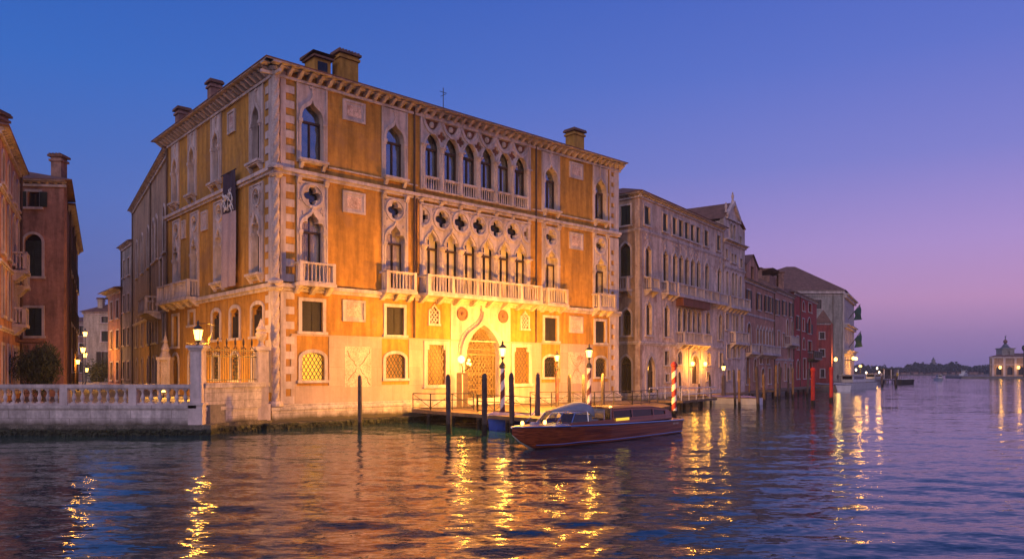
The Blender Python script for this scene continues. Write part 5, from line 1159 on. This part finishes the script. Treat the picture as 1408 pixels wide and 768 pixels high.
b, f = sh(GP, 'coral_house', 'coral house with a stone balcony, between the salmon house and the crimson house', 17.05, 30.5, .75, 14.9, 'coral_plaster',
  [(17.8, 11.3, 19.3, 13.4, 'rect', so), (22.5, 11.5, 24.0, 13.6, 'rect', so), (27.5, 11.6, 29.0, 13.7, 'rect', so), (25.0, 8.6, 26.4, 11.0, 'round', {}), (28.5, 8.7, 29.8, 11.1, 'round', {}), (22.4, 6.8, 23.6, 8.8, 'rect', {}), (26.2, 5.2, 27.6, 7.0, 'rect', {}), (19, 6.8, 20.4, 9, 'rect', {}), (19, 1.6, 20.6, 4.5, 'round', {}), (23.4, 1.8, 25, 4.4, 'rect', {}), (27.5, 1.5, 29, 4.4, 'round', {})], depth=12, roof_h=3.0, inset=4.5, pipe=(13.1,), courses=(5.0,))
balcony(b, f, 7.2, 13.3, 7.3, 8.5, proj=.9, pitch=.35)
rr_ = bpy.data.objects[b['_r']]; MB().box(f, 6.0, 12.5, -5.5, -2.0, 15, 17.6).build('attic', 'brown_plaster', rr_); MB().wedge(f, 5.6, 13, -6, -1.4, 17.6, 18.6, .1).build('attic_roof', 'roof_tile', rr_); chimney(rr_, *f.P(3, -3, 0)[:2], 15, 18.4, .9); chimney(rr_, *f.P(11, -1.5, 0)[:2], 15, 18.6, .8)
b, f = sh(GP, 'crimson_house', 'bright crimson house with white framed windows and an iron balcony', 31, 51.5, .75, 15.7, 'red_plaster',
  [(37.8, 13.2, 39.8, 14.8, 'round', {}), (43.2, 13.4, 46.4, 14.9, 'rect', {}), (37.8, 9.9, 39.6, 11.9, 'rect', {}), (42.5, 9.7, 45.5, 12.4, 'round', so), (38.0, 6.9, 40.0, 8.7, 'round', {}), (42.8, 6.5, 46.4, 8.4, 'rect', {}), (33, 9.9, 34.6, 12, 'rect', so), (33, 6.7, 34.6, 8.8, 'rect', {}), (33, 2, 35, 5.0, 'round', {}), (38.5, 2, 41, 5.3, 'rect', {}), (44, 2, 46.5, 5.2, 'rect', {})], depth=12, roof_h=1.8, inset=4, pipe=(4.5,), courses=())
balcony(b, f, 11.5, 19.5, 5.4, 6.7, proj=1.1, pitch=.4, m='iron')
# red house turned towards us with a lamplit passage, and the great grey palace
f = Fr(61.2, 150.5, 1, .02); f2 = Fr(64.0, 150.5, .42, .9)
b = house('dark_red_house', 'dark red house with two small white windows, lit yellow at its foot by the water', 'house', f, 2.8, .75, 13.0, 'dull_red_plaster', [(.7, 9.7, 1.7, 11.0, 'rect', {}), (.7, 6.2, 1.7, 7.6, 'rect', {}), (.9, 2, 1.7, 3.6, 'rect', {})], depth=12, back=(.42, .9), roof_h=2.6, inset=1.2, eave=.3)
MB().plate(f2, RC(0, 0, 9, 12.95), [RC(3, 1.2, 5.5, 4.5)], .002, .3).build('canal_wall', 'dull_red_plaster', b); MB().box(f2, 2.9, 5.6, .003, .01, 1.1, 4.6).build('doorway', 'lit_yellow', b)
MB().lathe(Fr(*xy(f2.P(2.2, 1.0, 0)), 1, 0), 0, 0, [(.1, 5.2), (.3, 5.4), (.3, 5.8), (.1, 6.0)], 8).build('lamp_glass', 'lamp_glass', b); MB().tube([f2.P(2.2, .2, 5.2), f2.P(2.2, 1, 5.2)], .05, 5).build('lamp_bracket', 'iron', b); lamp_light(b, f2.P(2.2, 1.5, 5.6), 1800, .3, (1, .56, .12))
f = Fr(52.0, 185, 1, 0); f2 = Fr(81.7, 185.0, .50, .90)
b = house('great_grey_palace', 'great grey palace with a broad brown hipped roof and two flagpoles on its canal front', 'palace', f, 29.7, .75, 23.2, 'grey_stone_wall', [(22.2, 18.6, 24.6, 20.9, 'rect', {}), (23.6, 9.5, 25.6, 14.6, 'rect', {}), (22.4, 4, 25.6, 6, 'rect', {})], depth=30, back=(.48, .877), roof_h=7.5, inset=12, eave=.9, courses=(22.2,), pipe=(27.4,))
MB().box(f, -.3, 30, .01, .6, 23.3-.9, 23.1).build('eaves_moulding', 'white_stone', b)
mb = MB(); hs = [RC(u, z, u+1.6, z+3) for u in (2, 6.5, 11, 15.5, 20, 24.5) for z in (4, 10.5, 16.8)]; mb.plate(f2, RC(0, .75, 28, 23), hs, .1, .5); 
for z in (8.6, 15, 22.4): mb.box(f2, -.5, 28, .5, 1.6, z-.3, z); mb.box(f2, -.3, 28, .5, 1.1, z-1.0, z-.31)
mb.build('canal_front', 'white_stone', b); MB().box(f2, .5, 27.5, .02, .06, 2, 22).build('pane', 'glass_dark', b)
for z0, z1, k in ((16.2, 19.8, 0), (9.2, 13.2, 1)):
    a, c = f2.P(2.5+k*2, 1.2, z0), f2.P(2.5+k*2, 3.9, z1); MB().tube([a, c], .09, 6).build('flagpole', 'iron', b)
    vs = []; fs = []; n = 8
    for i in range(n+1):
        t = i/n
        for j in range(7): s_ = j/6; p = Vector(c)+(Vector(a)-Vector(c))*(.03+.45*t); vs.append((p.x+.22*math.sin(s_*6+t*5)+.5*s_*(1-t), p.y+.2*math.cos(s_*4+t*4), p.z-s_*(3.7-1.5*t)))
    for i in range(n):
        for j in range(6): fs.append((i*7+j, i*7+j+1, i*7+j+8, i*7+j+7))
    mb = MB(); mb.add(vs, fs); mb.build('flag', 'flag_green', b, smooth=True)
for i, (u, z) in enumerate(((4, 6), (12, 6))): MB().lathe(Fr(*xy(f2.P(u, 2.2, 0)), 1, 0), 0, 0, [(.1, z), (.35, z+.2), (.35, z+.7), (.1, z+.9)], 8).build('lamp_glass', 'lamp_glass', b); MB().tube([f2.P(u, .4, z), f2.P(u, 2.2, z)], .06, 5).build('lamp_bracket', 'iron', b); lamp_light(b, f2.P(u, 3, z+.5), 600, .3)

# ------------------------------------------------------------------ mooring poles, boats and posts on the right
rp = [(936.4, 511, 556, .17, 0, 'first mooring pole right of the red and white post'), (961.6, 527, 555, .15, 1, 'short ochre mooring pole below the lamplit doorway'), (977.4, 514, 555, .16, 0, 'mooring pole at the bow of the pale moored barge'),
      (1010.9, 507.5, 556, .17, 0, 'dark mooring pole against the middle of the pale barge'), (1016.7, 508, 561, .17, 1, 'ochre mooring pole touching a darker one at the pale barge'), (1030, 519, 548, .15, 1, 'short ochre pole behind the stern of the pale barge'),
      (1042.5, 503, 562, .2, 0, 'thick tall mooring pole at the stern of the pale barge'), (1051, 514, 556, .2, 1, 'brownish mooring pole just right of the thick tall one'), (1066.6, 501, 550, .2, 1, 'left pole of the leaning pair before the coral house'), (1071.5, 504, 549, .2, 0, 'right pole of the leaning pair before the coral house'),
      (1084, 505, 545, .2, 0, 'dark mooring pole between the coral house and the crimson house'), (1090.5, 505, 548, .2, 1, 'slanting mooring pole before the left edge of the crimson house'), (1110, 506, 546.5, .2, 0, 'thin dark leaning pole just left of the bright red post')]
for px, pt, pb, r, kd, lb in rp:
    y = 3290/(pb-510); x, _, z = at(px, pt, y); pole(x, y, z, r*.68, lb, 'pole_ochre' if kd else 'pole_wood', lean=(random.uniform(-.15, .15), 0), grp='mooring poles along the right bank')
for px, pt, pb, lb in ((1118, 506, 556, 'bright red mooring post with an orange cap, left one of the two'), (1143, 505, 552, 'bright red mooring post standing farther out, right one of the two')):
    y = 3290/(pb-510); x, _, z = at(px, pt, y); e = empty('red_post', (x, y, 0), lb, 'mooring post', 'bright red mooring posts'); g = Fr(x, y, 1, 0)
    MB().lathe(g, 0, 0, [(.19, -1), (.19, 0), (.18, 1.5), (.18, z)], 12).build('pole', 'paint_bright_red', e); MB().lathe(g, 0, 0, [(.2, z-.3), (.23, z-.25), (.22, z-.02), (.12, z+.08)], 12).build('pole_cap', 'paint_bright_red', e)
x, y, z = at(995, 506, 74); e = empty('quay_lamp', (x, y, 0), 'wooden post with a single lit lamp before the pale palace', 'street lamp'); g = Fr(x, y, 1, 0)
MB().lathe(g, 0, 0, [(.2, -1), (.19, 2.6), (.15, 2.8)], 10).build('post', 'pole_wood', e); lantern(e, g, 0, 0, z-.2, 1.0, power=700)
def boat_at(px0, pb0, px1, pb1, B, zt, label, **k):
    y0, y1 = 3290/(pb0-510), 3290/(pb1-510); x0, x1 = (px0-704)/1028*y0, (px1-704)/1028*y1; L = math.hypot(x1-x0, y1-y0); return skiff(x0, y0, (x1-x0), (y1-y0), L, B, zt, label, **k)
boat_at(966, 553.5, 1046, 555.5, 2.4, .62, 'long pale barge with blue covers moored among the poles', cover='canvas_blue')
boat_at(1122, 536, 1160, 538, 3, 1.0, 'grey covered boat moored before the dark red house', m='hull_white', cover='canvas_grey', grp='boats moored along the far right quay')
boat_at(1146, 536, 1196, 533, 3.2, 1.2, 'white cabin boat moored at the foot of the great grey palace', cab=1.3, grp='boats moored along the far right quay')
boat_at(1188, 528, 1212, 526, 3.5, 1.2, 'small white cabin boat just past the great grey palace', cab=1.3, grp='boats moored along the far right quay')
boat_at(1256, 527.5, 1234, 528, 2.4, 1.2, 'dark work boat with tyres along its side at the end of the landing', m='rubber')
boat_at(1296, 523, 1287, 522.6, 2, .8, 'tiny motorboat alone in the middle of the far water', cab=1.2)
boat_at(1330, 515.6, 1322, 515.9, 4, 1.2, 'faraway small ferry near the opposite shore', cab=2.6)
# landing jetties between the near palaces and along the right bank
def jetty(name, label, pts, w, z, m='deck_wood', rails=True):
    e = empty(name, (*pts[0], 0), label, 'jetty'); d = MB(); 
    for a, c in zip(pts[:-1], pts[1:]):
        g = Fr(*a, c[0]-a[0], c[1]-a[1]); L = math.dist(a, c); d.box(g, 0, L, -w/2, w/2, z-.18, z)
    d.build('deck', m, e)
    for a, c in zip(pts[:-1], pts[1:]):
        g = Fr(*a, c[0]-a[0], c[1]-a[1]); L = math.dist(a, c)
        for x, y in seg_along(a, c, 3.5): MB().tube([(x, y, -1), (x, y, z-.17)], .14, 6).build('pile', 'pole_wood', e)
        if rails:
            t = MB()
            for s_ in (-1, 1):
                for h in (.5, 1.0): t.tube([g.P(0, s_*w/2*.94, z+h), g.P(L, s_*w/2*.94, z+h)], .035, 4)
                for k in range(int(L/1.6)+1): t.tube([g.P(k*1.6, s_*w/2*.94, z), g.P(k*1.6, s_*w/2*.94, z+1.0)], .04, 4)
            t.build('railing', 'paint_white' if m == 'deck_wood' else 'iron', e)
jetty('side_jetty', 'railed jetty across the gap between the orange palace and the pale palace', [(12.6, 61.5), (17.2, 68.0)], 3.0, .8)
jetty('canal_jetty', 'narrow wooden jetty running along the front of the pale palace', [(15.6, 71.0), (30.0, 89.5)], 1.6, .8, rails=False)
jetty('house_jetty', 'wooden jetty before the salmon and coral houses', [(30.5, 90.0), (46, 114)], 2.2, .9, rails=False)
jetty('ferry_landing', 'long ferry landing with a railing past the great grey palace', [(89, 188), (108.5, 209)], 3.5, 1.0, m='iron')
# waterbus shelter and people waiting on the landing
g = Fr(104.8, 212, 1, .1); e = empty('ferry_shelter', (104.8, 212, 1.1), 'dark glazed ferry shelter on the landing, lamps on its roof', 'shelter')
mb = MB(); mb.box(g, 0, 4.4, -1.2, 1.2, 3.7, 3.9); mb.build('roof', 'iron', e)
for u in (0, 2.1, 4.2): MB().box(g, u, u+.16, 1.0, 1.16, 1.1, 3.7).build('post', 'paint_white', e)
MB().box(g, 0, 4.3, -1.1, -1.05, 1.3, 3.7).box(g, .1, 4.3, .96, .99, 1.1, 2.0).build('glazing', 'glass_dark', e)
def person(x, y, z, label, shirt, hgt=1.72, rot=0, hold=None):
    """standing figure grown from a joint skeleton"""
    me = bpy.data.meshes.new('person'); k = hgt/1.72; c, s_ = math.cos(rot), math.sin(rot)
    V = [(0, 0, .95), (0, 0, 1.2), (0, 0, 1.42), (0, 0, 1.52), (0, .02, 1.60), (0, .02, 1.70), (.1, 0, .9), (.12, .02, .48), (.12, 0, .06), (.12, .12, .03), (-.1, 0, .9), (-.13, -.02, .48), (-.14, -.04, .06), (-.14, .10, .03), (.2, 0, 1.4), (.25, 0, 1.12), (.24, .1, .86), (-.2, 0, 1.4), (-.26, .02, 1.12), (-.24, .16, .92)]
    Ed = [(0, 1), (1, 2), (2, 3), (3, 4), (4, 5), (0, 6), (6, 7), (7, 8), (8, 9), (0, 10), (10, 11), (11, 12), (12, 13), (2, 14), (14, 15), (15, 16), (2, 17), (17, 18), (18, 19)]
    Rr = [.15, .14, .16, .06, .10, .09, .10, .07, .045, .04, .10, .07, .045, .04, .065, .05, .035, .065, .05, .035]
    me.from_pydata([((a*c-b_*s_)*k, (a*s_+b_*c)*k, h*k) for a, b_, h in V], Ed, [])
    o = bpy.data.objects.new('person', me); COL.objects.link(o); o.location = (x, y, z); o.modifiers.new('skin', 'SKIN')
    for i, sv in enumerate(me.skin_vertices[0].data): sv.radius = (Rr[i]*k, Rr[i]*k*.8); sv.use_root = (i == 0)
    sb = o.modifiers.new('sub', 'SUBSURF'); sb.levels = 1; sb.render_levels = 1
    me.materials.append(MATS[shirt]); ORG[o.name] = Vector((x, y, z)); tag(o, label, 'person', 'people waiting on the far landing'); return o
mat('cloth_dark', (.03, .03, .04), .9, .2, 5, 0, .1, 0); mat('cloth_yellow', (.55, .42, .04), .8, .1, 5, 0, .1, 0); mat('cloth_pale', (.4, .38, .42), .8, .1, 5, 0, .1, 0); mat('cloth_tan', (.30, .2, .12), .8, .1, 5, 0, .1, 0)
for px, y, sh_, lb in ((1234, 208, 'cloth_yellow', 'standing person in a yellow jacket at the end of the far landing'), (1204, 204, 'cloth_tan', 'standing person in tan clothes near the middle of the far landing'), (1212, 202, 'cloth_pale', 'standing person in pale clothes on the far landing'), (1152, 171, 'cloth_dark', 'standing person in dark clothes by the boats before the grey palace')):
    zz = 1.1 if px > 1160 else .75; person((px-704)/1028*y, y, zz, lb, sh_, hgt=1.78, rot=px)
for i, (px, py, y, lb) in enumerate(((1183, 503, 196, 'lit lamp with a wide yellow glow right past the grey palace'), (1177, 508, 190, 'small white lamp left of the yellow one past the grey palace'), (1206, 506, 212, 'left lamp standing above the ferry shelter'), (1219, 508, 218, 'lamp above the right part of the ferry shelter'), (1191, 512, 200, 'low lamp on the quay beside the far cabin boats'), (1209, 511.5, 206, 'low lamp in front of the ferry shelter'))):
    x, _, z = at(px, py, y); e = empty('harbour_lamp', (x, y, 1.0), lb, 'street lamp', 'lamps of the far landing'); g = Fr(x, y, 1, 0)
    MB().lathe(g, 0, 0, [(.12, .8), (.07, z-.3)], 6).build('post', 'iron', e); MB().lathe(g, 0, 0, [(.1, z-.3), (.42 if i == 0 else .25, z), (.1, z+.3)], 8).build('lamp_glass', 'lamp_glass' if i == 0 else 'lamp_white', e)
    lamp_light(e, (x-.3, y-.8, z), 1100 if i == 0 else 160, .3)
for i, (px, pb, lb) in enumerate(((1167, 531, 'dark mooring pole before the white cabin boat'), (1213, 531, 'dark mooring pole before the ferry shelter'), (1232, 532, 'dark mooring pole below the person in yellow'), (1180, 531.5, 'dark pole at the stern of the far white cabin boat'))):
    y = 3290/(pb-510); x = (px-704)/1028*y; pole(x, y, 2.2, .22, lb, grp='mooring poles at the far landing')

# ------------------------------------------------------------------ far shore
mb = MB(); rr = random.Random(12); tv = []; tf = []
for k in range(420):
    px = rr.uniform(1150, 1640) if k > 140 else rr.uniform(1150, 1420); y = rr.uniform(640, 720); x = (px-704)/1028*y
    top = 7.6+1.8*math.sin(px*.045)+1.2*math.sin(px*.13+1); r = rr.uniform(3.5, 7); cz = rr.uniform(.25, .92)*top
    for q in range(46):
        d = Vector((rr.gauss(0, 1), rr.gauss(0, 1), rr.gauss(0, .8))).normalized()*r*rr.uniform(.6, 1); c = Vector((x, y, min(cz, top)-.4))+d*.62; a = Vector((rr.gauss(0, 1), rr.gauss(0, 1), rr.gauss(0, 1))).normalized()*rr.uniform(.8, 1.7); bq = a.cross(Vector((rr.gauss(0, 1), rr.gauss(0, 1), rr.gauss(0, 1)))).normalized()*rr.uniform(.7, 1.4)
        if c.z < .6: c.z = rr.uniform(.6, 4)
        b0 = len(tv); tv += [tuple(c-a), tuple(c+bq), tuple(c+a), tuple(c-bq)]; tf.append((b0, b0+1, b0+2, b0+3))
mb.add(tv, tf); tag(mb.build('far_trees', 'leaf_far'), 'dark tree belt along the far shore on the horizon', kind='stuff')
slab('far_shore', [(250, 630), (760, 630), (900, 900), (250, 900)], -1, .7, 'paving', 'low far shore under the tree belt')
e = empty('bell_tower', (372, 660, 0), 'tiny bell tower rising above the far trees', 'tower'); g = Fr(372, 660, 1, 0); MB().box(g, -1.1, 1.1, -1.1, 1.1, .7, 12.8).box(g, -1.3, 1.3, -1.3, 1.3, 12.8, 13.2).build('shaft', 'grey_stone_wall', e); MB().lathe(g, 0, 0, [(1.2, 13.2), (.8, 14.2), (.2, 15.5)], 8).build('spire', 'lead_grey', e)
for i in range(16):
    px = 1222+i*8.3+rr.uniform(-2, 2); y = 622; x = (px-704)/1028*y; g = Fr(x, y, 1, 0); hh = rr.uniform(.9, 2.0); ww = rr.uniform(2, 4.5)
    side = ('with its lamps lit' if i % 3 != 1 else 'with dark windows'); od = ['first', 'second', 'third', 'fourth', 'fifth', 'sixth', 'seventh', 'eighth', 'ninth', 'tenth', 'eleventh', 'twelfth', 'thirteenth', 'fourteenth', 'fifteenth', 'sixteenth'][i]
    e = empty('shore_pavilion', (x, y, .7), f'tiny low building on the far shore {side}, {od} from the left', 'building', 'low buildings on the far shore')
    MB().box(g, -ww/2, ww/2, 0, 4, .7, .7+hh).build('wall', 'brown_plaster', e); MB().wedge(g, -ww/2-.3, ww/2+.3, -.3, 4.3, .7+hh, 1.5+hh, .5).build('roof', 'roof_tile', e)
    if i % 3 != 1: MB().box(g, -ww*.36, ww*.3, -.08, -.04, .9, .9+hh*.7).build('window', 'lit_yellow' if i % 2 else 'lit_strip', e)
# customs house with its tower at the right edge
CF = Fr((1362-704)/1028*330, 330, .95, -.18); CF = Fr(211, 330, 1, -.12); CF.nx, CF.ny = -.12/1.007, -1/1.007
b = empty('customs_house', (211, 330, 0), 'long low customs house with a white corner tower topped by a ball', 'building')
hs = [arch('round', 2.5+4.6*k, 4.9+4.6*k, 1.6, 5.2) for k in range(12)]
MB().plate(CF, RC(0, 1.0, 60, 9.6), hs, -.6, 0).build('front_wall', 'ochre_plaster', b); MB().box(CF, 0, 60, .01, .4, 9.0, 9.5).box(CF, 0, 60, .01, .25, 5.9, 6.3).build('cornice', 'white_stone', b)
for k in range(13): MB().box(CF, .7+4.6*k, 1.6+4.6*k, .01, .35, 1.0, 9).build('column', 'white_stone', b)
MB().box(CF, .5, 59.5, -.9, -.8, 1, 8).build('pane', 'glass_dark', b)
roof(b, 'roof', [xy(CF.P(0, 0, 0)), xy(CF.P(60, 0, 0)), (280, 336), (219.5, 342.5)], 9.6, 1.6, 5, over=.4)
rest_walls(b, [(219.5, 342.5), (211, 330)], 0, 9.5, 'rose_plaster')
for k in range(4): MB().lathe(CF, 3.6+6.0*k+(k % 2)*1.5, 1.2, [(.15, 4.2), (.5, 4.5), (.5, 5.2), (.15, 5.5)], 8).build('lamp_glass', 'lamp_glass', b); lamp_light(b, CF.P(3.6+6*k+(k % 2)*1.5, 2.2, 4.8), 130, .4)
tw = CF.P(8.6, -4.6, 0); g = Fr(tw[0], tw[1], 1, 0)
t = MB().plate(Fr(tw[0], tw[1], CF.dx, CF.dy), RC(-2.5, 9, 2.5, 13.0), [arch('round', -.7, .7, 9.8, 12)], 2.0, 2.5).box(g, -2.5, 2.5, -2.5, 1.95, 9, 13.0).box(g, -2.8, 2.8, -2.8, 2.8, 13.0, 13.5).build('tower', 'grey_stone_wall', b)
MB().lathe(g, 0, 0, [(2.2, 13.5), (1.4, 14.2), (1.0, 14.9), (.5, 15.4), (.7, 15.6)], 10).build('tower_cap', 'lead_grey', t); MB().lathe(g, 0, 0, [(.2, 15.5), (.7, 15.9), (.9, 16.4), (.7, 16.9), (.2, 17.4)], 12).build('ball', 'porphyry', t); MB().lathe(g, 0, 0, [(.15, 17.3), (.22, 18), (.25, 18.6), (.1, 19)], 6).tube([g.P(0, 0, 18.4), g.P(.6, 0, 18.9), g.P(.8, 0, 19.4)], .07, 4).build('statue', 'lead_grey', t)
slab('customs_quay', [(196, 326), (204, 322), (300, 312), (300, 360), (204, 352)], -1, 1.0, 'paving', 'stone quay round the customs house')
e0 = at(1407.5, 478, 300); e = empty('quay_light', (e0[0], e0[1], 1), 'dark post at the right edge of the picture', 'street lamp'); g = Fr(e0[0], e0[1], 1, 0); MB().lathe(g, 0, 0, [(.2, .5), (.14, 11.5)], 6).build('post', 'iron', e); MB().lathe(g, 0, 0, [(.3, 11.4), (.7, 12.2), (.6, 13.2), (.1, 13.6)], 8).build('lamp_head', 'iron', e)

# ------------------------------------------------------------------ evening air over the lagoon
hz = MB().box(WORLD, -700, 1300, -60, 1150, -1.6, 60).build('haze', 'interior'); hz.data.materials.clear()
hm = bpy.data.materials.new('haze'); hm.use_nodes = True; ht = hm.node_tree; ht.nodes.clear(); ho = ht.nodes.new('ShaderNodeOutputMaterial'); hv = ht.nodes.new('ShaderNodeVolumePrincipled')
hv.inputs['Color'].default_value = (1, .96, 1, 1); hv.inputs['Density'].default_value = .0003; ht.links.new(hv.outputs[0], ho.inputs['Volume']); hz.data.materials.append(hm)
tag(hz, 'thin evening haze over the canal and lagoon', kind='stuff')

# ragged weed at the waterline of the palace, the garden wall and the quay
def weed(parent, pts, o, n, seed):
    rr = random.Random(seed); mb = MB()
    for (fr, u0, u1) in pts:
        for k in range(int((u1-u0)*n)):
            u = rr.uniform(u0, u1); z = rr.uniform(.05, .36); w = rr.uniform(.04, .14); h = rr.uniform(.08, .25); d = rr.uniform(.02, .07)
            mb.add([fr.P(u-w, o, z), fr.P(u+w, o, z), fr.P(u+w*.6, o+d, z-h*.5), fr.P(u+rr.uniform(-w, w), o+d*.6, z-h), fr.P(u-w*.6, o+d, z-h*.5)], [(0, 1, 2, 3, 4)])
    tag(mb.build('seaweed', 'seaweed', parent), kind='stuff')
mat('seaweed', (.022, .026, .012), .6, .4, 6, 0, .4, 0)
weed(P, [(F1, -.9, 9.5)], .96, 22, 1); weed(P, [(F1, 9.5, 30)], .61, 8, 2)
bal_f = Fr(-15.5, 37.55, -1, 0, -1); bal_f.nx, bal_f.ny = 0, -1
weed(bpy.data.objects['balustrade'], [(bal_f, -.5, 21)], .33, 22, 3); weed(bpy.data.objects['garden_wall'], [(ff, .2, FL)], .43, 22, 4)
